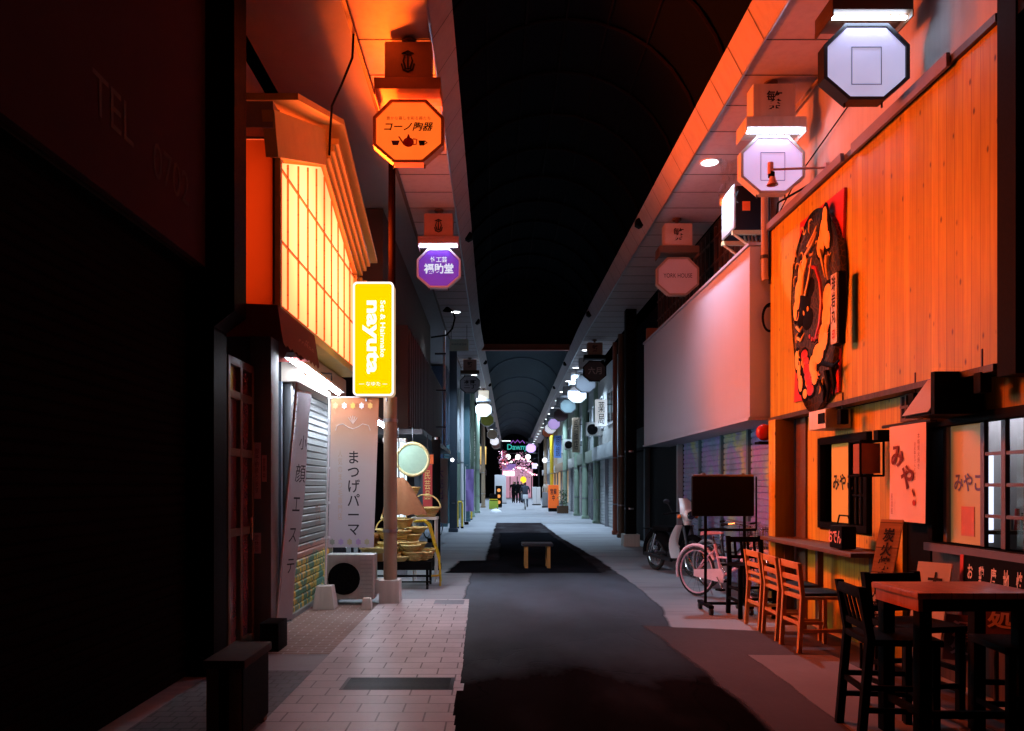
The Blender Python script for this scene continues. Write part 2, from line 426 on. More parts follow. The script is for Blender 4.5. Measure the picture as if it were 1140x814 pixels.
sheet('brick_path', [(-2.24, 6.9), (-1.46, 6.9), (-1.46, 9.9), (-2.24, 9.9)], .005, tile_mat('brick_paver', .22, .075, (.2, .11, .085), (.26, .15, .12), (.45, .4, .36), .5, 0, .007))
sheet('paver_path', [(-2.24, 3), (-1.46, 3), (-1.46, 6.3), (-2.24, 6.3)], .005, tile_mat('grey_paver', .12, .12, (.09, .085, .1), (.12, .11, .12), (.03, .03, .03), .5))
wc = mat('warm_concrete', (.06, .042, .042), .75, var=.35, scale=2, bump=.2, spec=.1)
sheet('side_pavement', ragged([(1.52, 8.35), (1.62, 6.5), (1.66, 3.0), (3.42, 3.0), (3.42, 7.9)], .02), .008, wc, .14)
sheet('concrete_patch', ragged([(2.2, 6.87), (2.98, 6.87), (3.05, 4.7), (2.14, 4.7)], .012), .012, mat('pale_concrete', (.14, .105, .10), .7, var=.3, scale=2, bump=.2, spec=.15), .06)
for nm, lb, x0, x1, y0, y1 in (('drain_cover', 'long dark steel drain cover set in the tiles beside the road', -1.13, -.3, 5.68, 6.05),
                               ('drain_cover', 'small grey drain cover further up the tiled pavement', -.76, -.38, 9.75, 10.12)):
    b = MB('dkmetal' if y0 < 7 else 'grey'); b.box(x0, x1, y0, y1, .0, .012, .004)
    if y0 < 7:
        for k in range(10): b.box(x0 + .03, x1 - .03, y0 + .02 + k * .034, y0 + .035 + k * .034, .012, .016)
    tag(b.build(nm, loc=((x0 + x1) / 2, (y0 + y1) / 2, 0)), lb, 'drain cover')

# ------------------------------------------------------------------ arcade roof
roof = thing('arcade_roof', 'long barrel vaulted arcade roof with panelled soffits on both sides of the street', 'roof', (1.02, 0, 5.8))
YS = [-4 + i * .64 for i in range(int(26 + 4) // 1 + 18)]
def strip(m, prof, y0, y1, step=3.):
    """profile of (x,z) points swept along the bent street"""
    b = MB(m); n = max(1, int((y1 - y0) / step)); vs = []; k = len(prof)
    for i in range(n + 1):
        y = y0 + (y1 - y0) * i / n
        vs += [(x + bend(y), y, z) for x, z in prof]
    b.mesh(vs, [(i*k+j, i*k+j+1, (i+1)*k+j+1, (i+1)*k+j) for i in range(n) for j in range(k - 1)])
    return b
END = 92
for sx, cols in ((-1, ((-.4, 6.1), (-.6, 5.8), (-1.31, 5.8))), (1, ((2.45, 6.1), (2.61, 5.8), (3.6, 5.8)))):
    strip('soffit', cols[1:], -4, END).build('soffit', roof)
    strip('soffit', cols[:2] , -4, END).build('fascia', roof)
    s = MB('seam'); y = -3.6
    while y < 30:
        bx = bend(y)
        s.box(cols[1][0] + bx, cols[2][0] + bx, y, y + .012, 5.795, 5.802)
        (xa, za), (xb, zb) = cols[0], cols[1]; e = -.004 * sx
        s.mesh([(xa + bx + e, y, za), (xb + bx + e, y, zb - .003), (xb + bx + e, y + .012, zb - .003), (xa + bx + e, y + .012, za)], [(0, 1, 2, 3)])
        y += .655
    s.build('panel_joint', roof)
    b = MB('steel'); 
    for i in range(18):
        y0, y1 = -4 + i * 5.3, -4 + (i + 1) * 5.3
        b.cyl((cols[1][0] + bend(y0), y0, 5.79), (cols[1][0] + bend(y1), y1, 5.79), .014, seg=6)
    b.build('edge_trim', roof)
strip(mat('recess_ceiling', (.34, .31, .3), .8, var=.15), ((-1.35, 5.86), (-2.4, 5.86)), -4, 40).build('recess_ceiling', roof)
strip('brown', ((-1.31, 5.77), (-1.31, 5.86), (-1.35, 5.86), (-1.35, 5.77), (-1.31, 5.77)), -4, 40).build('ceiling_batten', roof)
def vault(x0, x1, z0, rise, y0, y1, m):
    pr = []
    for k in range(17):
        a = math.pi * k / 16
        pr.append(((x0 + x1) / 2 - math.cos(a) * (x1 - x0) / 2, z0 + math.sin(a) * rise))
    return strip(m, pr, y0, y1)
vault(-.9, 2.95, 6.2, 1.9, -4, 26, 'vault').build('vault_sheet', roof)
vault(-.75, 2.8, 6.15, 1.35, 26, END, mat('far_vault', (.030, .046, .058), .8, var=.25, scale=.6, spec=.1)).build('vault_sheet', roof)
for k in range(21):
    y = -3 + k * 1.4 if k < 21 else 26
    b = MB('rib'); pts = []
    for j in range(15):
        a = math.pi * j / 14; pts.append((1.02 - math.cos(a) * 1.9, y, 6.2 + math.sin(a) * 1.86))
    b.tube(pts, .03, 6); b.build('rib', roof)
for k in range(9):
    y = 30 + k * 6.6; b = MB('slate'); pts = []
    for j in range(15):
        a = math.pi * j / 14; pts.append((1.02 + bend(y) - math.cos(a) * 1.72, y, 6.15 + math.sin(a) * 1.31))
    b.tube(pts, .03, 6); b.build('rib', roof)
b = MB('rib')
for xx in (-.1, .45, 1.02, 1.6, 2.15):
    a = math.acos(max(-1, min(1, (1.02 - xx) / 1.925))); z = 6.2 + math.sin(a) * 1.86
    b.cyl((xx, -4, z), (xx, 26, z), .018, seg=6)
b.build('purlin', roof)
b = MB('rust'); b.box(-.45, 2.5, 25.9, 25.94, 5.98, 6.14); b.box(-.45, 2.5, 25.82, 26.02, 6.14, 6.16); b.box(-.45, 2.5, 25.82, 26.02, 5.96, 5.98)
b.build('cross_beam', roof)
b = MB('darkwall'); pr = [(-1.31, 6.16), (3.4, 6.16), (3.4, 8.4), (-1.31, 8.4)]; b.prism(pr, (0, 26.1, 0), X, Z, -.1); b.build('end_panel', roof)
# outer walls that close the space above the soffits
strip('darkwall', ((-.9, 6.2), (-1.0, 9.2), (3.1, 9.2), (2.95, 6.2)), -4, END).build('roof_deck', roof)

# hexagonal black floodlights on the fascias
def hexlamp(x, y, z, sx):
    t = thing('roof_floodlight', '', 'floodlight', (x, y, z))
    b = MB('black'); b.prism([(math.cos(R(60*k+30))*.085, math.sin(R(60*k+30))*.085) for k in range(6)], (x, y - .06, z), X, Z, -.13); b.build('housing', t)
    b = MB('dkmetal'); b.cyl((x, y, z), (x + sx * .12, y, z + .06), .02); b.build('bracket', t); return t
for sx, xs, ys, side in ((1, 2.49, (5.75, 13.5, 20.6, 29, 36), 'right'), (-1, -.46, (6.9, 14.2, 21.5, 28.6, 35), 'left')):
    for k, y in enumerate(ys):
        t = hexlamp(xs + bend(y), y, 5.98 if sx > 0 else 5.97, sx)
        t['group'] = 'black floodlights along the roof edge'
        t['label'] = f'{["nearest","second","third","fourth","farthest"][k]} black hexagonal floodlight along the {side} roof edge'

b = MB('black'); b.tube([(-1.33, 7.4, 5.78), (-1.36, 7.5, 5.6), (-1.5, 7.7, 5.45), (-1.66, 8.0, 5.38), (-1.72, 8.2, 5.2), (-1.75, 8.3, 5.0)], .012, 6)
tag(b.build('cable', loc=(-1.33, 7.4, 5.78)), 'thin dark cable sagging from the left soffit toward the gabled bay', 'cable')
b = MB('beige'); b.tube([(3.36, -2, 5.7), (3.36, 9.3, 5.7)], .02, 6); tag(b.build('conduit', loc=(3.36, 3, 5.7)), 'straight conduit pipe along the top of the right wall under the soffit', 'pipe')
# recessed downlights
def downlight(x, y, on, label):
    t = thing('downlight', label, 'downlight', (x, y, 5.79), 'round downlights in the soffits')
    b = MB('white'); b.ring([(math.cos(R(20*k))*.135, math.sin(R(20*k))*.135) for k in range(18)], [(math.cos(R(20*k))*.112, math.sin(R(20*k))*.112) for k in range(18)], (x, y, 5.788), X, -Y, .012); b.build('trim', t)
    b = MB('down' if on else 'grey'); b.prism([(math.cos(R(20*k))*.111, math.sin(R(20*k))*.111) for k in range(18)], (x, y, 5.79), X, -Y, .008); b.build('lens', t)
    if on:
        l = lamp('SPOT', 'lamp', (x, y, 5.76), on, (.56, .76, 1.), .08, spot_size=R(116), spot_blend=.8)
        l.parent = t; l.location = (0, 0, -.04)
downlight(2.87, 10.4, 620, 'bright round downlight over the shutters, nearest one on the right soffit')
for k in range(17):
    y = 24.9 + k * 3.72
    downlight(2.86 + bend(y), y, 880 if k < 8 else 980, f'lit round downlight in the right soffit, {k + 1} lights beyond the rusty cross beam')
for k in range(17):
    y = 19.4 + k * 3.72
    downlight(-.95 + bend(y), y, (60 if k == 0 else 520 if k == 1 else 880), f'lit round downlight in the left soffit, number {k + 1} from the camera')

# ------------------------------------------------------------------ octagonal hanging signs
def octo(r, f=.29):
    # wide octagon: flat top, flat bottom
    a = r; c = r * (1 - .58)
    return [(-a + .58*a, -a*.92), (a - .58*a, -a*.92), (a, -a*.42), (a, a*.36), (a - .5*a, a*.86), (-a + .5*a, a*.86), (-a, a*.36), (-a, -a*.42)]
PEN = lambda nm, c: mat(nm, c, .6, var=.08)
def hanging_sign(x, y, z, label, face, frame='offwhite', box='offwhite', hood='offwhite', tube=None, emblem='繁', size=.68, rod=True, embcol='ink', lit_box=False):
    x = x + bend(y); r = size / 2
    t = thing('hanging_sign', label, 'hanging sign', (x, y, z), 'octagonal shop signs hung under the soffits')
    b = MB(frame); o8 = octo(r); i8 = [(a*.915, c*.915) for a, c in o8]
    b.ring(o8, i8, (x, y - .07, z), X, Z, .12); b.build('frame', t)
    b = MB(face); b.prism([(a*.985, c*.985) for a, c in i8], (x, y - .06, z), X, Z, .09); f = b.build('face', t)
    # wide hood across the top, its lamp tucked underneath in front of the face
    b = MB(hood); hy0, hy1 = y - .17, y + .17; hz = z + r * .86
    b.box(x - r*.93, x + r*.93, hy0, hy1, hz + .05, hz + .16, .008)
    b.box(x - r*.93, x - r*.9, hy0, hy1, hz - .0, hz + .05); b.box(x + r*.9, x + r*.93, hy0, hy1, hz - .0, hz + .05); b.build('hood', t)
    if tube:
        b = MB(tube); b.cyl((x - r*.85, y - .105, hz + .022), (x + r*.85, y - .105, hz + .022), .016, seg=8); b.build('lamp_tube', t)
    bz = hz + .175
    b = MB(box); b.box(x - .225, x + .225, y - .11, y + .11, bz, bz + .36, .02); bx = b.build('emblem_box', t)
    if emblem == 'sprout':
        b = MB(embcol); yy = y - .115
        for k, (dx, h) in enumerate(((-.04, .13), (0, .16), (.04, .13))):
            b.tube([(x + dx*.5, yy, bz + .09), (x + dx*1.1, yy, bz + .09 + h*.6), (x + dx*.7, yy, bz + .09 + h)], [.012, .009, .006], 6)
        b.tube([(x - .06, yy, bz + .14), (x - .045, yy, bz + .085), (x, yy, bz + .065), (x + .045, yy, bz + .085), (x + .06, yy, bz + .14)], .009, 6)
        b.tube([(x - .05, yy, bz + .24), (x, yy, bz + .26), (x + .05, yy, bz + .24), (x, yy, bz + .23)], .01, 6, True)
        b.build('emblem', bx)
    elif emblem:
        text(emblem, embcol, 'emblem', bx, (x, y - .114, bz + .18), X, Z, .17, .2, bold=.008)
    if rod:
        b = MB('brown'); b.cyl((x, y, bz + .36), (x, y, 5.79), .028); b.cyl((x, y, 5.76), (x, y, 5.79), .07); b.build('hanger_rod', t)
    b = MB('dkmetal')
    for dx in (-.15, .15): b.cyl((x + dx, y, z - r*.92 - .03), (x + dx, y, z - r*.9), .008, seg=6)
    b.build('drain_pin', t)
    return t, f, r
lilac = mat('lilac_acrylic', (.62, .55, .82), .4, var=.08)
t, f, r = hanging_sign(2.95, 6.25, 4.86, 'large lilac octagonal sign, its name painted out, nearest on the right', litface('lilac_lit', (.56, .53, .8), .72), 'dkmetal', 'brown', 'brown', 'tubesoft')
def blank_rect(t, f, x, y, z, w, h):
    b = MB('grey'); b.ring([(-w, -h), (w, -h), (w, h), (-w, h)], [(-w+.006, -h+.006), (w-.006, -h+.006), (w-.006, h-.006), (-w+.006, h-.006)], (x, y - .064, z), X, Z, .003); b.build('patch_outline', f)
blank_rect(t, f, 2.95, 6.25, 4.82, .12, .15)
t, f, r = hanging_sign(2.95, 8.33, 4.9, 'lit lilac octagonal sign with a bracket lamp in front of it', litface('lilac_lit2', (.66, .5, .82), .75), 'offwhite', 'offwhite', 'offwhite', 'tubesoft')
blank_rect(t, f, 2.95, 8.33, 4.87, .13, .15)
t, f, r = hanging_sign(2.95, 12.6, 4.86, 'unlit pale octagonal sign lettered in English capitals above the white signboard', mat('pale_pink_face', (.55, .43, .44), .5, var=.1), mat('tan_frame', (.3, .19, .14), .5), mat('tan_box', (.5, .36, .3), .5), 'brown', None)
text('YORK HOUSE', 'ink', 'lettering', f, (2.95, 12.54, 4.86), X, Z, .46, .07, off=.004)
t, f, r = hanging_sign(-.82, 7.55, 4.9, 'orange octagonal pottery shop sign with bowl, teapot and cup pictures', litface('orange_lit', (1., .15, .015), 1.05), mat('orange_frame', (.75, .32, .14), .45), mat('orange_box', (.5, .26, .18), .5), mat('orange_hood', (.5, .22, .14), .5), None, 'sprout')
sx, sy, sz = -.82, 7.49, 4.9
text('豊かな暮しを彩る器たち', 'redink', 'small_lettering', f, (sx, sy, sz + .115), X, Z, .42, .034, off=.004)
text('コーノ陶器', 'ink', 'lettering', f, (sx, sy, sz + .035), X, Z, .47, .085, off=.004, shear=.25, bold=.02)
b = MB(PEN('icon_purple', (.1, .03, .3))); b.prism([(-.04, .025), (.04, .025), (.025, -.018), (-.025, -.018)], (sx - .125, sy - .002, sz - .125), X, Z, .004); b.build('bowl_picture', f)
b = MB(PEN('icon_red', (.8, .06, .01)))
b.prism([(math.cos(R(20*k))*.052, math.sin(R(20*k))*.046) for k in range(18)], (sx, sy - .002, sz - .115), X, Z, .004)
b.prism([(-.1, .05), (-.085, .05), (-.045, -.01), (-.045, -.035)], (sx, sy - .002, sz - .11), X, Z, .004); b.prism([(-.018, .035), (.018, .035), (.006, .075), (-.006, .075)], (sx, sy - .002, sz - .115), X, Z, .004)
b.tube([(sx + .045, sy - .004, sz - .085), (sx + .08, sy - .004, sz - .09), (sx + .075, sy - .004, sz - .135), (sx + .045, sy - .004, sz - .14)], .006, 5); b.build('teapot_picture', f)
b = MB('ink'); b.prism([(-.032, .026), (.032, .026), (.022, -.022), (-.022, -.022)], (sx + .128, sy - .002, sz - .125), X, Z, .004); b.tube([(sx+.158, sy-.003, sz-.105), (sx+.18, sy-.003, sz-.12), (sx+.152, sy-.003, sz-.138)], .005, 5); b.build('cup_picture', f)
t, f, r = hanging_sign(-.86, 12.2, 4.88, 'purple octagonal bamboo craft sign with white lettering and a lit hood', litface('violet_lit', (.11, .035, .40), .7), mat('lavender_frame', (.6, .55, .7), .4), mat('rose_box', (.4, .2, .16), .5), mat('rose_hood', (.34, .2, .22), .5), 'tubesoft', 'sprout')
WL = emis('white_lettering', (.85, .85, 1), .9)
text('竹工芸', WL, 'small_lettering', f, (-.86, 12.14, 5.0), X, Z, .26, .09, off=.005, bold=.02)
text('福助堂', WL, 'lettering', f, (-.86, 12.14, 4.86), X, Z, .46, .16, off=.005, bold=.03)
t, f, r = hanging_sign(-.9, 26.4, 4.9, 'small grey octagonal sign hung left of the cross beam', mat('grey_face', (.5, .48, .5), .5), 'dkmetal', mat('rose_box', (.4, .2, .16), .5), 'brown', None, '繁')
text('本町\n二丁', 'ink', 'lettering', f, (-.9 + bend(26.4), 26.34, 4.9), X, Z, .42, .3, off=.004, bold=.03)
t, f, r = hanging_sign(2.95, 23.1, 4.87, 'dark octagonal sign with pale strokes hung right of the cross beam', mat('charcoal_face', (.12, .11, .11), .5), 'black', mat('tan_box2', (.3, .2, .14), .5), 'black', None)
text('六月', 'paper', 'lettering', f, (2.95 + bend(23.1), 23.04, 4.87), X, Z, .4, .22, off=.004, bold=.02)
# rest of the right-hand row, receding
row = [(25.8, mat('f_grey', (.07, .075, .085), .5), 'pale grey', None), (29.0, litface('f_white', (.45, .5, .6), .6), 'glowing white', 1), (33.2, mat('f_grey2', (.07, .1, .105), .5), 'blue grey', None),
       (37.5, mat('f_maroon', (.035, .008, .012), .5), 'dark maroon', None), (43, litface('f_lilac', (.55, .4, .85), .7), 'lilac', 1), (46.5, litface('f_cool', (.7, .7, .8), .8), 'white and lilac', 1), (50, mat('f_orange', (.7, .13, .04), .5), 'orange', None)]
for k, (y, m, c, lit) in enumerate(row):
    t, f, r = hanging_sign(2.95 - .004 * (y - 25), y, 4.86, f'{c} octagonal sign far along the right row of hanging signs', m, 'offwhite' if lit else 'dkmetal', 'tan_box2' and M['grey'], 'grey', None, None, rod=True)
row = [(34.8, litface('f_white2', (.75, .7, .6), .8), 'bright white', 1), (40.5, mat('f_olive', (.4, .36, .05), .5), 'olive yellow', None), (52, mat('f_tan', (.35, .24, .16), .5), 'tan', None), (60, litface('f_w3', (.9, .9, 1.), .9), 'small white', 1), (66, mat('f_rose', (.4, .2, .18), .5), 'rose', None)]
for k, (y, m, c, lit) in enumerate(row):
    t, f, r = hanging_sign(-.72, y, 4.86, f'{c} octagonal sign far along the left row of hanging signs', m, 'offwhite', litface('f_white2', (.75, .7, .6), .8) if k == 0 else M['grey'], 'grey', None, None, rod=True, size=.7)
t, f, r = hanging_sign(2.4, 72, 4.9, 'violet lit octagonal sign at the far end of the right row', litface('f_violet', (.6, .4, 1.), 1.6), 'offwhite', 'grey', 'grey', None, None, size=.95)

# ------------------------------------------------------------------ left foreground: closed shop
sh = thing('closed_shop', 'dark closed shop with red lit fascia and roller shutter at the left edge', 'shop', (-2.6, 3, 0))
b = MB(mat('maroon_fascia', (.05, .028, .034), .8, spec=.0, var=.25, scale=1.5)); b.box(-2.9, -2.25, -3, 6.1, 3.2, 5.86, .01); b.build('fascia', sh)
b = MB(mat('black_shutter', (.008, .007, .009), .7, spec=.0)); b.slats((-2.42, -3, 0), Y, Z, 9.1, 3.2, .075, .014, X); b.box(-2.5, -2.44, -3, 6.1, 0, 3.2); b.build('roller_shutter', sh)
b = MB('black'); b.box(-2.9, -2.3, -3, 6.1, 3.17, 3.198); b.build('shutter_box', sh)
fm = mat('faded_letter', (.042, .028, .03), .8); text('TEL', fm, 'lettering', sh, (-2.245, 4.62, 3.72), Y, Z, .5, .24); text('0702', mat('faded_letter2', (.02, .011, .013), .8), 'lettering', sh, (-2.245, 5.45, 3.66), Y, Z, .6, .24)
b = MB('black'); b.prism([(-2.45, 0), (-2.19, 0), (-2.19, 2.74), (-2.03, 2.86), (-2.03, 5.86), (-2.45, 5.86)], (0, 6.11, 0), X, Z, .29); tag(b.build('pillar', loc=(-2.24, 6.25, 0)), 'tall black pillar between the closed shop and the glowing bay', 'pillar')
# door and posters between pillar and shutter
ds = thing('dark_shopfront', 'dark shopfront with wooden glazed door beside the black pillar', 'shop', (-2.4, 7.2, 0))
b = MB('darkwall'); b.box(-2.8, -2.3, 6.41, 8.55, 0, 3.05); b.build('wall', ds)
b = MB('brown'); yy = (6.62, 6.94, 7.27)
for a in yy: b.box(-2.32, -2.25, a, a + .06, .05, 2.6, .004)
for zz in (.05, 1.05, 1.75, 2.25, 2.54): b.box(-2.318, -2.252, 6.63, 7.32, zz, zz + .07, .004)
d = b.build('door', ds)
b = MB(mat('door_glass', (.16, .05, .06), .15, var=.2, spec=.6)); b.box(-2.295, -2.288, 6.64, 7.3, .1, 2.55); b.build('pane', d)
b = MB('brass' if 'brass' in M else 'chrome'); b.cyl((-2.24, 7.22, 1.0), (-2.24, 7.22, 1.2), .012); b.build('handle', d)
b = MB(mat('pier_grey', (.16, .15, .15), .7, var=.2, grime=.3)); b.box(-2.3, -2.1, 7.36, 7.62, 0, 2.9, .006); b.build('plaster_pier', ds)
b = MB('slate'); b.box(-2.3, -2.26, 7.8, 7.85, 0, 2.6); b.box(-2.3, -2.26, 8.02, 8.06, 0, 2.6); b.box(-2.3, -2.26, 8.3, 8.36, 0, 2.6); b.build('door_frame', ds)
for x0, x1, z0, z1, lb in ((-2.265, -2.195, 1.37, 1.9, 'tall pink paper notice on the grey pier beside the wooden door'), (-2.185, -2.14, 1.53, 1.78, 'short pink paper notice beside the taller one on the grey pier'), (-2.265, -2.195, .855, 1.05, 'small pink paper notice low on the grey pier')):
    b = MB('pinkpaper'); b.box(x0, x1, 7.352, 7.357, z0, z1); o = b.build('notice', loc=((x0 + x1) / 2, 7.355, z0)); tag(o, lb, 'notice', 'pink notices by the dark door')
    text('御予約承ります' if z1 > 1.85 else ('営業中' if z0 > 1.4 else '定休日'), 'redink', 'lettering', o, ((x0 + x1) / 2, 7.349, (z0 + z1) / 2), X, Z, (x1 - x0) * .5, (z1 - z0) * .8, vert=True)
be = thing('wooden_bench', 'small low reddish wooden box bench in the dark at bottom left', 'bench', (-1.6, 4.6, 0))
b = MB(planks('bench_top', 'Y', .17, (.03, .009, .006), (.016, .005, .003), False, .8)); b.box(-1.66, -1.42, 4.45, 5.0, .45, .5, .008); b.build('seat', be)
for (x, y) in ((-1.48, 4.5), (-1.48, 4.94), (-1.61, 4.5), (-1.61, 4.94)):
    b = MB('brown'); b.box(x - .035, x + .035, y - .035, y + .035, 0, .45, .004); b.build('leg', be)
b = MB('black'); b.box(-1.64, -1.47, 4.47, 4.49, .08, .45); b.box(-1.46, -1.435, 4.47, 4.97, .05, .45); b.build('apron', be)
b = MB('black'); b.box(-2.1, -1.93, 7.0, 7.3, 0, .26, .01); tag(b.build('weight_block', loc=(-2, 7.15, 0)), 'low black block on the ground at the foot of the leaning cloth banner', 'block')

# ------------------------------------------------------------------ building with the glowing bay
ny = thing('bay_shop', 'shop with a glowing orange gabled paper screen bay above a painted shutter', 'shop', (-2.4, 9.2, 0))
XW, XF = -2.3, -1.97; Y0, Y1, YM = 7.02, 11.0, 8.9
b = MB(mat('red_plaster', (.33, .26, .24), .8, var=.15, scale=1.2, grime=.15)); b.box(-2.9, XW - .25, 6.42, 12.2, 0, 5.86); b.build('wall', ny)
def paper_glow():   # paper lit by two lamps behind it, brightest in front of each
    t = NT('shoji_glow'); p = t.pos(); d = []
    for c in ((XF, 8.25, 4.15), (XF, 9.75, 4.0)):
        v = t.n('ShaderNodeVectorMath', operation='DISTANCE'); t.l(p, v.inputs[0]); v.inputs[1].default_value = c
        q = t.math('MULTIPLY', v.outputs['Value'], 1.05); d.append(t.math('DIVIDE', 1., t.math('ADD', 1., t.math('POWER', q, 2.6))))
    f = t.math('MULTIPLY_ADD', t.math('MAXIMUM', d[0], d[1]), 9.5, 1.6); n = t.noise(p, 1.6, 3)
    e = t.n('ShaderNodeEmission'); e.inputs[0].default_value = (1., .128, .044, 1); t.l(t.math('MULTIPLY', f, t.math('MULTIPLY_ADD', n, .3, .85)), e.inputs[1]); t.l(e.outputs[0], t.out.inputs[0]); return t.m
SH = paper_glow()
b = MB(SH); pane = [(Y0 + .06, 3.16), (Y1 - .06, 3.16), (Y1 - .06, 4.42), (YM, 5.12), (Y0 + .06, 4.42)]
b.face([(XF, y, z) for y, z in pane]); pn = b.build('shoji_pane', ny)
b = MB(planks('shoji_bar', 'Z', .3, (.5, .36, .08), (.4, .26, .05), False))
n = 10
for k in range(1, n):
    y = Y0 + (Y1 - Y0) * k / n; top = 4.42 + .7 * (1 - abs(y - YM) / (YM - Y0 if y < YM else Y1 - YM))
    b.box(XF + .004, XF + .022, y - .005, y + .005, 3.16, top - .03)
for zz in (3.74, 4.4): b.box(XF + .006, XF + .026, Y0 + .06, Y1 - .06, zz - .006, zz + .006)
b.build('shoji_bar', pn)
for yy in (8.0, 9.7):
    l = lamp('SPOT', 'added_bay_spot', (XF + .16, yy, 4.5), 900, (1., .10, .004), .12, spot_size=R(126), spot_blend=.42)  # added spots without a fitting, redden the opposite wall and soffits
    l.rotation_euler = (Vector((3.3, 6.8, 5.05)) - l.location).to_track_quat('-Z', 'Y').to_euler()
    l.parent = ny; l.location = l.location - ny.location
l = lamp('SPOT', 'added_bay_spot', (XF + .16, 9.0, 4.3), 520, (1., .12, .006), .12, spot_size=R(52), spot_blend=.8)  # another added spot, aimed low to redden the restaurant front
l.rotation_euler = (Vector((3.45, 7.3, 1.55)) - l.location).to_track_quat('-Z', 'Y').to_euler()
l.parent = ny; l.location = l.location - ny.location
# side panels: lit paper, single skin, glowing from the light inside
def skin_mat():
    t = NT('glowing_side_panel'); d = t.n('ShaderNodeBsdfDiffuse'); d.inputs[0].default_value = (.5, .12, .05, 1)
    tr = t.n('ShaderNodeBsdfTranslucent'); tr.inputs[0].default_value = (.34, .13, .03, 1)
    m = t.n('ShaderNodeMixShader'); m.inputs[0].default_value = .5; t.l(d.outputs[0], m.inputs[1]); t.l(tr.outputs[0], m.inputs[2]); t.l(m.outputs[0], t.out.inputs[0]); return t.m
SK = skin_mat()
b = MB(SK); b.face([(XW - .25, Y0, 3.12), (XF, Y0, 3.12), (XF, Y0, 4.6), (XW - .25, Y0, 4.6)]); b.build('side_panel', ny)
b = MB(SK); b.face([(XW - .25, Y1, 3.12), (XF, Y1, 3.12), (XF, Y1, 4.6), (XW - .25, Y1, 4.6)]); b.build('side_panel', ny)
tw = mat('bay_timber', (.82, .66, .2), .5, var=.2)
b = MB(tw); b.box(XW - .24, XF + .06, Y0 - .03, Y1 + .03, 3.02, 3.12, .01); b.box(XF - .02, XF + .05, Y0, Y0 + .06, 3.12, 4.44); b.box(XF - .02, XF + .05, Y1 - .06, Y1, 3.12, 4.44); b.build('bay_sill', ny)
# stepped gable boards standing out from the screen
b = MB(tw)
for k in range(4):
    o1, o2, dx = .02 + k * .075, .085 + k * .075, XF + .05 + k * .05
    for s_, ya in ((-1, Y0), (1, Y1)):
        if s_ < 0:
            if k: continue
            o2, dx = .4, XF + .06
        else: o2, dx = .085 + k * .075, XF + .05 + k * .05
        a = Vector((0, ya, 4.42)); c = Vector((0, YM, 5.12)); d = (c - a).normalized(); nn = Vector((0, -d.z, d.y)) * (1 if d.y > 0 else -1)
        A0 = a - d * .1 + nn * o1; A1 = a - d * .1 + nn * o2
        t0 = (YM - A0.y) / d.y; t1 = (YM - A1.y) / d.y; B0 = A0 + d * t0; B1 = A1 + d * t1
        vs = []
        for xx in (XF - .05, dx):
            for p in (A0, B0, B1, A1): vs.append((xx, p.y, p.z))
        b.mesh(vs, [(0,1,2,3), (7,6,5,4), (0,4,5,1), (2,6,7,3), (0,3,7,4), (1,5,6,2)])
    # vertical return on the far side
    b.box(XF - .05, dx, Y1 + .0 + k * .075, Y1 + .065 + k * .075, 3.1, 4.46 - .02 * k)
b.build('gable_board', ny)
b = MB(tw)
vs = []
for xx in (XW - .5, XF + .26):
    for (y, z) in ((Y0 - .2, 4.86), (YM, 5.6), (Y1 + .45, 4.75), (Y1 + .45, 4.8), (YM, 5.66), (Y0 - .2, 4.92)): vs.append((xx, y, z))
b.mesh(vs, [(0,1,4,5), (1,2,3,4), (11,10,7,6), (10,9,8,7), (0,6,7,1), (1,7,8,2), (5,4,10,11), (4,3,9,10), (0,5,11,6), (2,8,9,3)]); b.build('roof', ny)
b = MB('plaster'); b.face([(XW - .2, Y0 - .02, 4.6), (XF + .05, Y0 - .02, 4.6), (XF + .05, Y0 - .02, 4.86), (XW - .2, Y0 - .02, 4.86)]); b.box(XW - .2, XF + .04, Y0 - .2, Y0 + .02, 4.62, 4.85); b.build('eave_board', ny)
b = MB(mat('header_board', (.5, .42, .36), .6)); b.box(-2.5, -2.12, 8.45, 11.2, 2.62, 3.0, .01); b.build('header', ny)
mu = mural('mural_shutter', [(.0, (.45, .43, .42)), (.5, (.42, .4, .4)), (1., (.4, .4, .41))], 2.)
# shutter curtain: grey above, painted hills and flowers below
def shutter_mural():
    t = NT('painted_shutter'); p = t.pos(); s = t.n('ShaderNodeSeparateXYZ'); t.l(p, s.inputs[0])
    n = t.noise(t.vec(p, (1, 1.6, 1)), 5.5, 2, .5); z = t.math('ADD', s.outputs['Z'], t.math('MULTIPLY', n, .28))
    low = t.ramp(t.noise(t.vec(p, (1, 2.2, 1.1), (3, 3, 3)), 5, 1, .4), (.32, (.04, .13, .13)), (.42, (.07, .18, .09)), (.5, (.09, .16, .07)), (.56, (.62, .42, .04)), (.66, (.5, .3, .04)))
    c = t.mix(t.math('GREATER_THAN', z, .78), low, (.3, .13, .1)); c = t.mix(t.math('GREATER_THAN', z, .92), c, (.10, .098, .098))
    n2 = t.noise(p, 20, 4); h = t.n('ShaderNodeHueSaturation'); t.l(c, h.inputs['Color']); t.l(t.math('MULTIPLY_ADD', n2, .5, .72), h.inputs['Value'])
    t.principled(h.outputs[0], .5); return t.m
b = MB(shutter_mural()); b.slats((-2.28, 8.62, .04), Y, Z, 2.1, 2.56, .085, .016, X); sb = b.build('roller_shutter', ny)
b = MB('steel'); b.box(-2.3, -2.22, 8.56, 8.62, 0, 2.62, .006); b.box(-2.3, -2.22, 10.72, 10.78, 0, 2.62, .006); b.box(-2.29, -2.23, 8.62, 10.72, .01, .06); b.build('shutter_rail', sb)
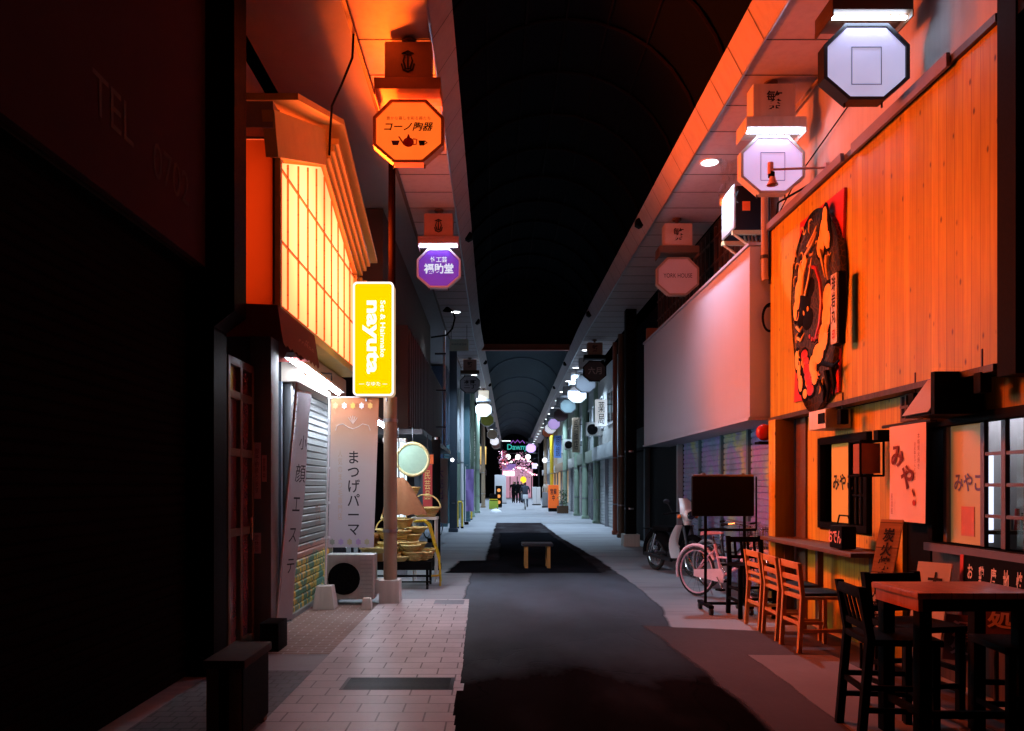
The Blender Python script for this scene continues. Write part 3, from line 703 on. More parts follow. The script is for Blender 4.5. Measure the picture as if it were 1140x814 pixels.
text('休業\nの為', mat('brown_ink', (.15, .06, .04), .8), 'lettering', sb, (-2.255, 10.0, 1.12), Y, Z, .3, .3, off=.003)
b = MB('black'); b.box(-2.5, -2.31, 8.4, 10.9, 0, 2.7); b.build('recess', ny)
# awning below the near half of the bay
aw = thing('awning', 'dark red awning under the near end of the glowing bay', 'awning', (-2.0, 6.7, 2.7))
cl = mat('awning_cloth', (.16, .03, .025), .85, var=.3)
b = MB(cl); y0, y1 = 6.42, 7.75
b.mesh([(-2.24, y0, 3.0), (-1.78, y0, 2.98), (-1.74, y0, 2.72), (-2.24, y1, 3.0), (-1.78, y1, 2.98), (-1.74, y1, 2.72), (-2.24, y0, 2.72), (-2.24, y1, 2.72)], [(0,1,4,3), (1,2,5,4), (0,6,2,1), (3,4,5,7)])
b.build('canopy', aw)
b = MB(cl)
for k in range(9):
    ya = y0 + (y1 - y0) * k / 9; yb = y0 + (y1 - y0) * (k + 1) / 9
    b.face([(-1.738, ya, 2.72), (-1.738, yb, 2.72), (-1.732, yb, 2.67), (-1.73, (ya + yb) / 2, 2.64), (-1.732, ya, 2.67)])
b.build('valance', aw)
text('coffee', mat('faded_red', (.3, .1, .08), .8), 'lettering', aw, (-1.755, 7.3, 2.8), Y, Z, .6, .1, off=.005)
# fluorescent fixture
def fluorescent(name, label, p0, p1, tube='tube', light=0):
    p0, p1 = Vector(p0), Vector(p1); c = (p0 + p1) / 2
    t = thing(name, label, 'light fixture', c, 'fluorescent strip lights over shop fronts'); d = (p1 - p0)
    b = MB('white'); u = Vector((1, 0, 0))
    prof = [(-.06, .0), (-.035, .05), (.035, .05), (.06, .0)]
    vs = [p + X * a + Z * (h + .02) for p in (p0, p1) for a, h in prof]
    b.mesh(vs, [(0,1,5,4), (1,2,6,5), (2,3,7,6), (0,3,2,1), (4,5,6,7)]); b.build('reflector', t)
    n = max(1, round(d.length / 1.25))
    for k in range(n):
        a = p0 + d * ((k + .04) / n); e = p0 + d * ((k + .96) / n)
        b = MB(tube); b.cyl(a, e, .019, seg=10); b.build('tube', t)
    for k in range(2):
        b = MB('dkmetal'); q = p0 + d * (.2 + .6 * k); b.tube([q + Z * .08, q + Z * .18, q + Z * .2 - X * .2], .012, 6); b.build('bracket', t)
fluorescent('fluorescent_light', 'bright twin tube fluorescent light under the glowing bay', (-1.98, 7.6, 2.72), (-1.98, 10.0, 2.66))

# AC outdoor unit
def ac_unit(name, label, x0, x1, y0, y1, z0, z1, group=None):
    t = thing(name, label, 'air conditioner', ((x0+x1)/2, (y0+y1)/2, z0), group); w, h = x1 - x0, z1 - z0
    cx = x0 + w * .38; cz = (z0 + z1) / 2; r = min(h * .42, w * .33)
    b = MB(mat('ac_casing', (.5, .48, .45), .45, var=.12, grime=.3)); b.box(x0, x1, y0, y1, z0 + .04, z1, .015); b.build('casing', t)
    b = MB('black'); b.cyl((cx, y0 + .01, cz), (cx, y0 - .004, cz), r, seg=32)
    for k in range(5): 
        rr = r * (k + 1) / 5; b.tube([(cx + math.cos(R(15*j))*rr, y0 - .008, cz + math.sin(R(15*j))*rr) for j in range(24)], .004, 4, True)
    for k in range(8): b.cyl((cx, y0 - .008, cz), (cx + math.cos(R(45*k))*r, y0 - .008, cz + math.sin(R(45*k))*r), .004, seg=4)
    b.build('fan_grille', t)
    b = MB(mat('ac_louvre', (.44, .43, .41), .5))
    for k in range(10):
        z = z0 + .07 + k * (h - .1) / 10; b.box(x0 + w * .72, x1 - .02, y0 - .006, y0 + .004, z, z + .022)
    b.build('louvre', t)
    b = MB('offwhite'); b.box(x1, x1 + .06, y0 + .08, y1 - .05, z0 + .1, z0 + .28, .01); b.build('valve_cover', t)
    b = MB('grey')
    for xx in (x0 + .1, x1 - .1): b.box(xx - .03, xx + .03, y0 - .01, y1 + .01, z0, z0 + .04)
    b.build('foot', t); return t
ac_unit('air_conditioner', 'white air conditioner outdoor unit standing on the pavement below the vertical banner', -2.1, -1.5, 9.75, 10.05, .03, .63)
# concrete flag base + banner
def flag_base(label, x, y, s=1.):
    b = MB('offwhite'); w, h = .13 * s, .28 * s
    vs = [(x - w, y - w, 0), (x + w, y - w, 0), (x + w, y + w, 0), (x - w, y + w, 0), (x - w*.7, y - w*.7, h), (x + w*.7, y - w*.7, h), (x + w*.7, y + w*.7, h), (x - w*.7, y + w*.7, h)]
    b.mesh(vs, [(0,1,2,3), (7,6,5,4), (0,4,5,1), (1,5,6,2), (2,6,7,3), (3,7,4,0)])
    o = tag(b.build('banner_weight', loc=(x, y, 0)), label, 'weight'); return o
flag_base('white tapered weight holding the banner pole left of the air conditioner', -2.05, 9.5)
flag_base('small white weight in front of the air conditioner and beige column', -1.53, 9.42, .5)
nb = thing('eyelash_banner', 'tall pale orange vertical banner with black lettering about eyelash perms', 'banner', (-2.04, 9.5, .25))
b = MB('white'); b.cyl((-2.05, 9.5, .27), (-2.0, 9.5, 2.62), .013); b.cyl((-2.0, 9.5, 2.56), (-1.4, 9.5, 2.575), .009); b.build('pole', nb)
def grad_cloth():
    t = NT('banner_cloth'); s = t.n('ShaderNodeSeparateXYZ'); t.l(t.pos(), s.inputs[0]); n = t.noise(t.pos(), 4, 3)
    c = t.ramp(t.math('MULTIPLY', s.outputs['Z'], .4), (.3, (.5, .44, .5)), (.7, (.56, .47, .45)), (.86, (.62, .36, .24)), (1., (.62, .22, .1)))
    b_ = t.principled(c, .85); tr = t.n('ShaderNodeBsdfTranslucent'); t.l(c, tr.inputs[0]); m = t.n('ShaderNodeMixShader'); m.inputs[0].default_value = .35
    t.l(b_.outputs[0], m.inputs[1]); t.l(tr.outputs[0], m.inputs[2]); t.l(m.outputs[0], t.out.inputs[0]); return t.m
b = MB(grad_cloth()); vs = []; nx, nz = 10, 24
wav = lambda u, v: .02 * math.sin(u * 5 + v * 3) * (1 - v * .6)
for j in range(nz + 1):
    for i in range(nx + 1):
        u, v = i / nx, j / nz
        vs.append((-2.02 + .58 * u + .04 * v - .02 * (1 - v) * u, 9.5 + wav(u, v), .74 + 1.82 * v))
b.mesh(vs, [(j*(nx+1)+i, j*(nx+1)+i+1, (j+1)*(nx+1)+i+1, (j+1)*(nx+1)+i) for j in range(nz) for i in range(nx)]); cb = b.build('cloth', nb)
for k in range(5): z = .85 + k * .42; b = MB('white'); b.box(-2.055 + .01 * k, -1.99, 9.485, 9.49, z, z + .03); b.build('loop', nb)
text('まつげパーマ', 'ink', 'lettering', cb, (-1.7, 9.468, 1.4), X, Z, .15, 1.02, vert=True, bold=.01)
text('人気のまつ毛専門店', mat('tan_ink', (.55, .38, .26), .8), 'small_lettering', cb, (-1.865, 9.468, 1.5), X, Z, .055, .85, vert=True)
for k, c in enumerate(((.75, .4, .2), (.75, .7, .72), (.8, .45, .1), (.75, .7, .72), (.8, .5, .15))):
    b = MB(mat(f'flower_{k}', c, .7)); cx = -1.92 + k * .105; b.prism([(math.cos(R(30*j)) * (.035 if j % 2 else .024), math.sin(R(30*j)) * (.045 if j % 2 else .03)) for j in range(12)], (cx, 9.466, 2.46), X, Z, .003); b.build('flower_motif', cb)
for k, c in enumerate(((.3, .36, .3), (.4, .3, .55), (.45, .42, .25), (.4, .3, .55), (.42, .42, .28))):
    b = MB(mat(f'flowerlow_{k}', c, .7)); cx = -1.96 + k * .105; b.prism([(math.cos(R(30*j)) * (.037 if j % 2 else .026), math.sin(R(30*j)) * (.045 if j % 2 else .03)) for j in range(12)], (cx, 9.466, .81), X, Z, .003); b.build('flower_motif', cb)
b = MB(mat('crest_ink', (.7, .55, .48), .8)); cx = -1.71
for k in range(5):
    a = R(50 + 20 * k); b.tube([(cx, 9.464, 2.24), (cx + math.cos(a)*.06, 9.464, 2.24 + math.sin(a)*.07), (cx + math.cos(a)*.08, 9.464, 2.24 + math.sin(a)*.1)], .005, 4)
for s_ in (-1, 1): b.tube([(cx, 9.464, 2.18), (cx + s_*.06, 9.464, 2.2), (cx + s_*.12, 9.464, 2.24), (cx + s_*.19, 9.464, 2.22), (cx + s_*.21, 9.464, 2.16)], .006, 4)
b.build('crest', cb)
# leaning cloth banner with vertical script
lb = thing('leaning_banner', 'faded lilac cloth banner leaning in front of the shutter below the strip light', 'banner', (-2.05, 7.6, 0))
def thin_cloth(name, col, k=.45):
    t = NT(name); n = t.noise(t.pos(), 5, 4); c = t.mix(n, tuple(x * .75 for x in col), col); b_ = t.principled(c, .9, spec=.1); tr = t.n('ShaderNodeBsdfTranslucent'); t.l(c, tr.inputs[0]); m = t.n('ShaderNodeMixShader'); m.inputs[0].default_value = k
    t.l(b_.outputs[0], m.inputs[1]); t.l(tr.outputs[0], m.inputs[2]); t.l(m.outputs[0], t.out.inputs[0]); return t.m
b = MB(thin_cloth('lilac_cloth', (.58, .55, .58))); vs = []; 
P = lambda u, v: Vector((-2.1 + .2 * v + .09 * u + .012 * math.sin(v * 9 + u * 3), 7.55 + .24 * u, .17 + 2.24 * v))
for j in range(21):
    for i in range(5): vs.append(P(i / 4, j / 20))
b.mesh(vs, [(j*5+i, j*5+i+1, (j+1)*5+i+1, (j+1)*5+i) for j in range(20) for i in range(4)]); c = b.build('cloth', lb)
b = MB('white'); b.cyl(P(0, 0) - Vector((.02, 0, .17)), P(0, 1) + Vector((-.01, 0, .08)), .012); b.cyl(P(0, 1), P(1, 1), .008); b.build('pole', lb)
up = (P(.5, .9) - P(.5, .1)).normalized(); ux = (P(1, .5) - P(0, .5)).normalized(); ux = (ux - up * ux.dot(up)).normalized()
for k, ch in enumerate('小顔エステ'):
    q = P(.5, .78 - k * .135); text(ch, 'ink', 'lettering', c, q, ux, up, (.11 if ch != '顔' else .15), (.14 if ch != '顔' else .18), off=.02)
# beige column and yellow sign
def column(label, x, y, r, m, z1=5.8, base=.0, square=False, name='arcade_column'):
    x += bend(y); t = thing(name, label, 'column', (x, y, 0), 'columns carrying the arcade roof')
    b = MB(m)
    if square: b.box(x - r, x + r, y - r, y + r, 0, z1, .01)
    else: b.cyl((x, y, 0), (x, y, z1), r, seg=18)
    b.build('shaft', t)
    b = MB('offwhite' if base else m); k = base or r * 1.25
    b.box(x - k, x + k, y - k, y + k, 0, .3 if base else .12, .015); b.build('plinth', t)
    b = MB('steel'); b.cyl((x, y, 2.3), (x, y, 2.34), r * 1.12, seg=18); b.cyl((x, y, .9), (x, y, .94), r * 1.12, seg=18); b.build('band', t)
    return t
bc = column('round beige column between the air conditioner and the basket stall', -1.32, 9.95, .085, 'beige', base=.13, z1=2.62)
b = MB(mat('upper_shaft', (.010, .005, .005), .9, spec=.0)); b.cyl((-1.3, 9.95, 2.62), (-1.3, 9.95, 5.8), .045); b.build('upper_shaft', bc)
ys = thing('yellow_light_box', 'glowing yellow light box sign with white rotated lettering and white rim', 'light box sign', (-1.45, 9.45, 2.57))
def rrect(w, h, r, n=6):
    out = []
    for cx, cy, a0 in ((w - r, h - r, 0), (-w + r, h - r, 90), (-w + r, -h + r, 180), (w - r, -h + r, 270)):
        out += [(cx + math.cos(R(a0 + 90*k/n))*r, cy + math.sin(R(a0 + 90*k/n))*r) for k in range(n + 1)]
    return out
cx, cz = -1.45, 3.255
b = MB(emis('sign_rim', (1., .9, .84), 1.3)); b.ring(rrect(.245, .685, .05), rrect(.222, .662, .035), (cx, 9.38, cz), X, Z, .02); b.build('rim', ys)
b = MB(emis('sign_yellow', (1., .55, .0), 1.35)); b.prism(rrect(.223, .663, .036), (cx, 9.386, cz), X, Z, .01); fc = b.build('face', ys)
b = MB(emis('sign_side', (1., .62, .35), .55)); b.ring(rrect(.244, .684, .05), rrect(.2, .64, .03), (cx, 9.401, cz), X, Z, .17); b.build('casing', ys)
for z in (.3, -.34): b = MB('steel'); b.box(cx - .05, cx + .1, 9.55, 9.95, cz + z, cz + z + .04); b.build('bracket', ys)
for dx in (-.1, .15): b = MB('steel'); b.cyl((cx + dx, 9.48, cz - .74), (cx + dx, 9.48, cz - .67), .012); b.build('stub_pipe', ys)
SW = emis('sign_white', (1., .97, .85), 1.3)
text('nayuta', SW, 'lettering', fc, (cx - .03, 9.383, cz + .02), -Z, X, .88, .2, off=.004, bold=.035)
text('Set & Hairmake', SW, 'small_lettering', fc, (cx + .115, 9.383, cz + .12), -Z, X, .68, .06, off=.004, bold=.015)
text('― なゆた ―', SW, 'small_lettering', fc, (cx, 9.383, cz - .54), X, Z, .34, .05, off=.004)

# ------------------------------------------------------------------ basket stall
bs = thing('basket_shop', 'dark shopfront behind the basket stall with a bright doorway', 'shop', (-2.3, 12.8, 0))
b = MB('darkwall'); b.box(-2.9, -2.35, 12.25, 20, 0, 5.86); b.build('wall', bs)
b = MB(emis('lit_doorway', (.75, .95, 1.), 2.4, .4)); b.box(-2.36, -2.33, 12.4, 14.4, .5, 2.5); dw = b.build('doorway', bs)
b = MB('grey')
for k in range(4): b.box(-2.34, -2.28, 12.38 + k * .66, 12.44 + k * .66, 0, 2.55)
b.build('door_frame', dw)
fluorescent('fluorescent_light', 'short bright strip light behind the beige column over the basket stall', (-1.62, 10.5, 2.36), (-1.62, 12.4, 2.36), emis('tube_stall', (.72, .85, 1.), 240))
ub = thing('dark_eave', 'dark wooden upper storey jutting out beyond the purple craft sign', 'building', (-1.8, 16, 2.4))
b = MB(mat('sooty_wood', (.05, .035, .03), .8, var=.3)); b.box(-2.3, -1.45, 13.2, 21.5, 2.45, 4.2, .01); b.build('upper_storey', ub)
b = MB('dkwood'); 
for k in range(26): b.box(-1.455, -1.425, 13.3 + k * .32, 13.42 + k * .32, 2.5, 4.15)
b.build('lattice', ub)
b = MB(mat('dim_brown', (.12, .08, .06), .8)); b.box(-2.3, -1.75, 12.3, 21.5, 4.21, 5.85); b.build('upper_wall', ub)
b = MB('dkmetal'); b.box(-2.3, -1.2, 13.1, 21.6, 2.35, 2.44); b.build('eave', ub)
tb = thing('stall_table', 'low black slatted table on casters holding the straw baskets', 'table', (-1.55, 11.5, 0))
b = MB('black')
for k in range(6): b.box(-2.05, -.93, 11.22 + k * .1, 11.29 + k * .1, .36, .39, .004)
b.box(-2.05, -.9, 11.2, 11.218, .28, .4); b.box(-.928, -.9, 11.22, 11.85, .28, .4); b.box(-2.05, -.9, 11.2, 11.215, .18, .21); b.box(-2.05, -.9, 11.2, 11.215, .1, .12); b.build('tabletop', tb)
for x, y in ((-.96, 11.24), (-.96, 11.8), (-2.0, 11.24), (-2.0, 11.8)):
    b = MB('black'); b.cyl((x, y, .05), (x, y, .37), .02); lg = b.build('leg', tb)
    b = MB('rubber'); b.cyl((x - .015, y, .035), (x + .015, y, .035), .035); b.build('caster', lg)
def basket(label, loc, r, h, m='straw', handle=False, flare=1.25):
    t = thing('straw_basket', label, 'basket', loc, 'straw baskets on the stall'); x, y, z = loc
    b = MB(m); prof = []; n = 9
    for i in range(n + 1):
        f = i / n; prof.append((r * (.75 + (flare - .75) * f) + (.006 if i % 2 else -.003), z + h * f))
    prof = [(0, z + .004)] + prof + [(p * .96, zz) for p, zz in prof[::-1]] + [(0, z + .012)]
    b.lathe([(p, zz - z) for p, zz in prof], (x, y, z), 20); bd = b.build('body', t)
    b = MB(m); b.tube([(x + math.cos(R(18*k))*r*flare, y + math.sin(R(18*k))*r*flare, z + h) for k in range(20)], .014, 6, True); b.build('rim', t)
    if handle:
        b = MB(m); b.tube([(x + math.cos(R(15*k))*r*flare, y, z + h + math.sin(R(15*k))*r*1.1) for k in range(13)], .012, 6); b.build('handle', t)
    return t
basket('large round straw basket with a handle on the back of the stall table', (-1.75, 11.65, .4), .2, .16, handle=True)
basket('shallow straw tray basket near the left of the stall table', (-1.62, 11.35, .52), .2, .08)
basket('round yellow straw basket at the right front corner of the stall table', (-1.16, 11.35, .4), .13, .13)
basket('handled straw basket raised on the stand behind the yellow ladder', (-1.08, 12.3, 1.0), .19, .14, handle=True)
basket('small deep straw basket behind the yellow ladder rail', (-1.3, 11.62, .4), .1, .18)
basket('straw bowl basket hanging below the pale round tray', (-1.35, 12.4, 1.3), .14, .16)
basket('wide straw basket in the middle of the stall table', (-1.42, 11.55, .4), .19, .13)
basket('round lidded straw basket stacked on the wide one at mid table', (-1.44, 11.55, .56), .15, .12)
basket('small pale straw bowl at the front of the stall table', (-1.2, 11.3, .55), .11, .08)
basket('round straw basket piled second from the top at the right of the stall', (-1.17, 11.5, .53), .14, .12)
basket('small straw basket crowning the pile at the right of the stall', (-1.2, 11.55, .67), .1, .1, handle=True)
basket('straw sieve basket leaning at the back of the pile by the yellow ladder', (-1.32, 11.75, .72), .16, .1)
basket('low straw basket at the very front edge of the stall table', (-1.36, 11.28, .4), .11, .07)
for k in range(9):
    a_ = ((-1.5, 11.4, .54), (-1.28, 11.42, .54), (-1.06, 11.42, .4), (-1.4, 11.5, .7), (-1.15, 11.6, .79), (-1.55, 11.6, .7), (-1.02, 11.68, .4), (-1.34, 11.6, .86), (-1.5, 11.72, .88))[k]
    basket(('straw basket left of the middle in the second layer of the stall pile', 'straw basket right of the middle in the second layer of the stall pile', 'straw basket next to the yellow ladder foot on the table', 'straw basket in the third layer behind the beige column', 'shallow straw basket at the top right of the stall pile', 'straw basket against the beige column in the third layer', 'straw basket at the rear corner of the stall table', 'small straw basket on the very top of the stall pile', 'straw basket at the back top of the stall pile')[k], a_, (.15, .14, .12, .15, .13, .16, .12, .12, .15)[k], (.12, .13, .12, .13, .08, .14, .14, .13, .12)[k], handle=k in (5, 8))
dc = thing('display_case', 'bright white lit display case behind the beige column and round tray', 'display case', (-1.62, 12.8, 0))
b = MB('grey'); b.box(-1.8, -1.44, 12.7, 13.0, 0, .5, .01); b.build('base', dc)
b = MB(emis('case_light', (.78, .92, 1.), 1.5, .3)); b.box(-1.79, -1.45, 12.72, 12.98, .5, 2.2); cl_ = b.build('lit_panel', dc)
for k in range(5): b = MB('grey'); b.box(-1.79 + k * .08, -1.775 + k * .08, 12.7, 12.718, .5, 2.2); b.build('mullion', cl_)
b = MB('offwhite'); b.box(-1.81, -1.43, 12.69, 13.01, 2.2, 2.26, .01); b.build('top', dc)
basket('upright straw basket under the brown straw cape', (-1.85, 11.6, .56), .14, .2, 'strawdk')
for lbl, x0, x1, y0, y1, z0, z1, m in (('flat brown carton supporting the straw tray', -1.7, -1.34, 11.24, 11.5, .4, .52, 'carton'), ('small teal carton at the left end of the stall table', -1.9, -1.72, 11.24, 11.4, .4, .52, 'teal')):
    b = MB(m); b.box(x0, x1, y0, y1, z0, z1, .004); b.use('paper'); b.box(x0 + .1, x0 + .13, y0 - .002, y1, z0 + .01, z1 + .002); tag(b.build('carton', loc=((x0+x1)/2, (y0+y1)/2, z0)), lbl, 'carton')
st = thing('tall_stand', 'pale stand behind the yellow ladder carrying handled basket', 'stand', (-1.1, 12.3, 0))
b = MB('offwhite'); b.box(-1.28, -.88, 12.1, 12.5, .96, 1.0); b.build('shelf', st)
for x, y in ((-1.25, 12.13), (-.91, 12.13), (-1.25, 12.47), (-.91, 12.47)):
    b = MB('offwhite'); b.cyl((x, y, 0), (x, y, .96), .015); b.build('leg', st)
hb = thing('straw_cape', 'brown conical straw cape hanging beside the beige column', 'straw cape', (-1.42, 11.6, 1.05))
b = MB('strawdk'); vs = []; n = 14
for i in range(10):
    f = i / 9
    for k in range(n):
        a = R(-100 + 200 * k / (n - 1)); rr = (.06 + .27 * f ** .7) * (1 + .04 * (k % 2))
        vs.append((-1.42 + math.sin(a) * rr + .1 * f, 11.6 - math.cos(a) * rr * .5, 1.62 - .55 * f - .02 * (k % 2)))
b.mesh(vs, [(i*n+k, i*n+k+1, (i+1)*n+k+1, (i+1)*n+k) for i in range(9) for k in range(n - 1)]); b.build('body', hb)
b = MB('white')
for k in range(7): b.box(-1.5, -1.44, 11.28, 11.285, 1.18 + k * .045, 1.2 + k * .045)
b.build('stitch', hb)
b = MB('dkmetal'); b.cyl((-1.42, 11.6, 1.6), (-1.42, 11.6, 2.35), .006, seg=6); b.build('hanging_cord', hb)
tr = thing('round_tray', 'pale green lit round woven tray hanging over the basket stall', 'tray', (-1.27, 12.2, 1.64))
tc = (-1.27, 12.2, 1.9)
b = MB(mat('tray_weave', (.24, .36, .26), .6, var=.2, scale=20)); b.cyl(Vector(tc) - Y * .012, Vector(tc) + Y * .012, .245, seg=36); b.build('disc', tr)
b = MB(mat('tray_rim', (.5, .42, .2), .6)); b.tube([(tc[0] + math.cos(R(10*k))*.25, tc[1] - .01, tc[2] + math.sin(R(10*k))*.25) for k in range(36)], .024, 8, True); b.build('rim', tr)
b = MB('dkmetal'); b.cyl((tc[0], 12.2, 2.15), (tc[0], 12.2, 2.4), .006, seg=6); b.build('hanging_cord', tr)
yl = thing('folding_ladder', 'yellow tubular folding frame leaning at the right end of the stall table', 'frame', (-.95, 11.6, 0))
b = MB('yellow'); b.tube([(-1.2, 11.7, .95), (-1.05, 11.7, .96), (-.98, 11.68, .9), (-.82, 11.62, .4), (-.8, 11.6, .22), (-.82, 11.58, .16), (-1.0, 11.56, .15)], .016, 8); b.build('front_rail', yl)
b = MB('yellow'); b.tube([(-1.2, 11.95, .95), (-1.05, 11.95, .96), (-.98, 11.97, .9), (-.84, 12.0, .4), (-.82, 12.02, .02)], .016, 8); b.build('rear_rail', yl)
for p, q in (((-1.05, 11.7, .96), (-1.05, 11.95, .96)), ((-.9, 11.65, .62), (-.9, 11.99, .62))): b = MB('yellow'); b.cyl(p, q, .014); b.build('rung', yl)
b = MB('yellow'); b.cyl((-.8, 11.6, .22), (-.8, 11.6, .0), .014); b.build('foot', yl)
rb = thing('red_banner', 'narrow red and orange cloth strip hanging beyond the round tray', 'banner', (-1.15, 13.4, 1.0))
b = MB('redcloth'); b.box(-1.22, -1.06, 13.4, 13.41, 1.1, 1.85); c = b.build('cloth', rb); text('民芸品', 'straw', 'lettering', c, (-1.14, 13.39, 1.5), X, Z, .1, .5, vert=True)
b = MB('orange'); b.box(-1.24, -1.04, 13.405, 13.415, 1.86, 2.02); b.build('top_cloth', rb)
b = MB('dkmetal'); b.cyl((-1.24, 13.4, 2.03), (-1.04, 13.4, 2.03), .01); b.cyl((-1.14, 13.4, 2.03), (-1.14, 13.4, 2.36), .006, seg=6); b.build('hanger', rb)
column('slender black column behind the basket stall', -1.02, 13.8, .07, 'black', 2.35, square=True)
dp = thing('drainpipe', 'white vertical drainpipe on the dark left facade beyond the purple sign', 'drainpipe', (-1.22, 19.2, 2.4))
b = MB('white'); b.cyl((-1.22, 19.2, 2.45), (-1.22, 19.2, 5.3), .035); b.build('pipe', dp)
for z in (2.9, 3.8, 4.7): b = MB('dkmetal'); b.box(-1.45, -1.18, 19.16, 19.24, z, z + .04); b.build('clip', dp)
al = thing('bracket_lamp', 'black curved bracket lamp on the left facade above the white drainpipe', 'lamp', (-1.25, 18.0, 5.0))
b = MB('black'); b.tube([(-1.45, 18, 4.9), (-1.1, 18, 4.95), (-.96, 18, 5.1), (-.9, 18, 5.35), (-.95, 18, 5.5), (-1.05, 18, 5.58)], .02, 8); b.build('arm', al)
b = MB('black'); b.lathe([(.03, .1), (.1, .02), (.1, 0)], (-1.08, 18, 5.5), 12); b.build('shade', al)

# ------------------------------------------------------------------ right restaurant
rs = thing('wooden_restaurant', 'cedar clad restaurant with large board wall and lit windows on the right', 'restaurant', (3.6, 7, 0))
b = MB('wood'); b.box(3.3, 3.4, 5.12, 9.33, 2.3, 4.52, .004); b.build('board_wall', rs)
b = MB('dkwood'); b.box(3.27, 3.42, 5.1, 9.36, 4.525, 4.58); b.build('wall_trim', rs)
b = MB('dkwood'); b.box(3.275, 3.42, 5.13, 9.33, 2.25, 2.297); b.build('wall_trim', rs)
b = MB(mat('mauve_batten', (.2, .16, .19), .6)); b.box(3.24, 3.268, 5.6, 7.1, 4.5, 4.6); b.box(3.235, 3.268, 7.3, 9.3, 4.52, 4.6); b.build('cable_trunk', rs)
b = MB('plaster'); b.box(3.42, 3.9, 2, 9.38, 4.6, 5.79); b.build('upper_wall', rs)
b = MB('black'); b.box(3.27, 3.46, 4.9, 5.08, 2.2, 4.9); b.box(3.28, 3.46, 2.5, 4.9, 4.45, 4.75); b.build('end_post', rs)
b = MB(mat('maroon_wall', (.14, .05, .05), .7)); b.box(3.32, 3.4, 2.5, 4.89, 2.3, 4.44); b.build('side_wall', rs)
fw = MB('wood')   # lower facade cut round the openings
for y0, y1, z0, z1 in ((8.3, 8.62, 0, 2.25), (7.15, 8.3, 2.0, 2.25), (7.15, 8.3, .0, 1.03), (6.62, 7.15, 0, 2.25), (6.27, 6.62, 2.28, 2.25), (2.5, 6.62, 2.02, 2.25)):
    if z1 > z0: fw.box(3.46, 3.56, y0, y1, z0, z1)
fw.build('facade_wall', rs)
b = MB('darkwall'); b.box(3.57, 4.4, 2.5, 9.3, 2.26, 2.3); b.box(4.4, 4.45, 2.5, 9.3, 0, 2.3); b.box(3.57, 4.4, 6.62, 6.65, 0, 2.26); b.box(3.57, 3.6, 8.62, 9.3, 0, 2.26); b.build('interior', rs)
b = MB('wood'); b.box(3.2, 3.42, 8.9, 9.12, 0, 2.25, .012); b.build('corner_post', rs)
b = MB('brown'); b.box(3.44, 3.5, 8.63, 8.9, 0, 2.25); b.build('gap_board', rs)
# window one
def window(y0, y1, z0, z1, name='window'):
    b = MB('black'); t_ = .07
    for a in ((y0 - t_, y1 + t_, z0 - t_, z0), (y0 - t_, y1 + t_, z1, z1 + t_), (y0 - t_, y0, z0, z1), (y1, y1 + t_, z0, z1)): b.box(3.42, 3.54, *a, .004)
    return b.build(name, rs)
w1 = window(7.25, 8.2, 1.12, 1.92)
b = MB(litface('amber_paper', (.55, .32, .06), .26)); b.box(3.5, 3.51, 7.66, 8.1, 1.12, 1.92); pa = b.build('paper_pane', w1)
text('みやこ', 'ink', 'lettering', pa, (3.498, 7.84, 1.53), -Y, Z, .44, .17, off=.003, bold=.03)
b = MB('glass'); b.box(3.515, 3.525, 7.25, 7.66, 1.12, 1.92); gp = b.build('glass_pane', w1)
b = MB('black')
for k in range(5): y = 7.25 + k * .1; b.box(3.495, 3.514, y - .012, y + .012, 1.12, 1.92)
for z in (1.4, 1.66): b.box(3.497, 3.512, 7.25, 7.66, z - .01, z + .01)
b.box(3.48, 3.512, 7.64, 7.68, 1.12, 1.92); b.build('lattice', gp)
# window two
w2 = window(3.2, 6.1, 1.06, 1.95)
b = MB(litface('amber_paper2', (.42, .24, .09), .26)); b.box(3.52, 3.53, 5.62, 6.02, 1.06, 1.95); pa = b.build('paper_pane', w2)
text('みやこ', mat('blue_ink', (.12, .11, .3), .7), 'lettering', pa, (3.518, 5.8, 1.52), -Y, Z, .34, .14, off=.003, bold=.03)
b = MB(mat('pink_notice', (.5, .2, .18), .7)); b.box(3.515, 3.519, 5.72, 5.88, 1.12, 1.34); b.build('sticker', pa)
b = MB(mat('violet_frame', (.12, .1, .14), .4))
for y in (6.04, 5.58, 5.35, 5.12, 4.8): b.box(3.485, 3.518, y - .022, y + .022, 1.06, 1.95)
for z in (1.28, 1.5, 1.72): b.box(3.49, 3.515, 3.2, 5.58, z - .012, z + .012)
b.box(3.44, 3.53, 3.2, 6.1, 1.96, 2.0); b.box(3.38, 3.54, 3.2, 6.15, .99, 1.05); b.build('lattice', w2)
gl = NT('clear_glass'); tr_ = gl.n('ShaderNodeBsdfTransparent'); g_ = gl.n('ShaderNodeBsdfGlossy'); g_.inputs['Roughness'].default_value = .05; m_ = gl.n('ShaderNodeMixShader'); m_.inputs[0].default_value = .08
gl.l(tr_.outputs[0], m_.inputs[1]); gl.l(g_.outputs[0], m_.inputs[2]); gl.l(m_.outputs[0], gl.out.inputs[0])
b = MB(gl.m); b.face([(3.525, 3.2, 1.06), (3.525, 5.58, 1.06), (3.525, 5.58, 1.95), (3.525, 3.2, 1.95)]); b.build('glass_pane', w2)
b = MB('plaster'); b.box(3.57, 4.39, 6.2, 6.24, 0, 2.25); b.build('kitchen_wall', rs)
b = MB(emis('kitchen_tube', (.75, .8, 1.), 30)); b.cyl((3.75, 5.95, 2.08), (4.35, 5.95, 2.08), .02); b.build('kitchen_lamp', rs)
b = MB(emis('fridge_light', (.7, .78, 1.), 1.6)); b.box(3.86, 3.9, 6.1, 6.14, 1.05, 1.75); b.build('fridge_edge', rs)
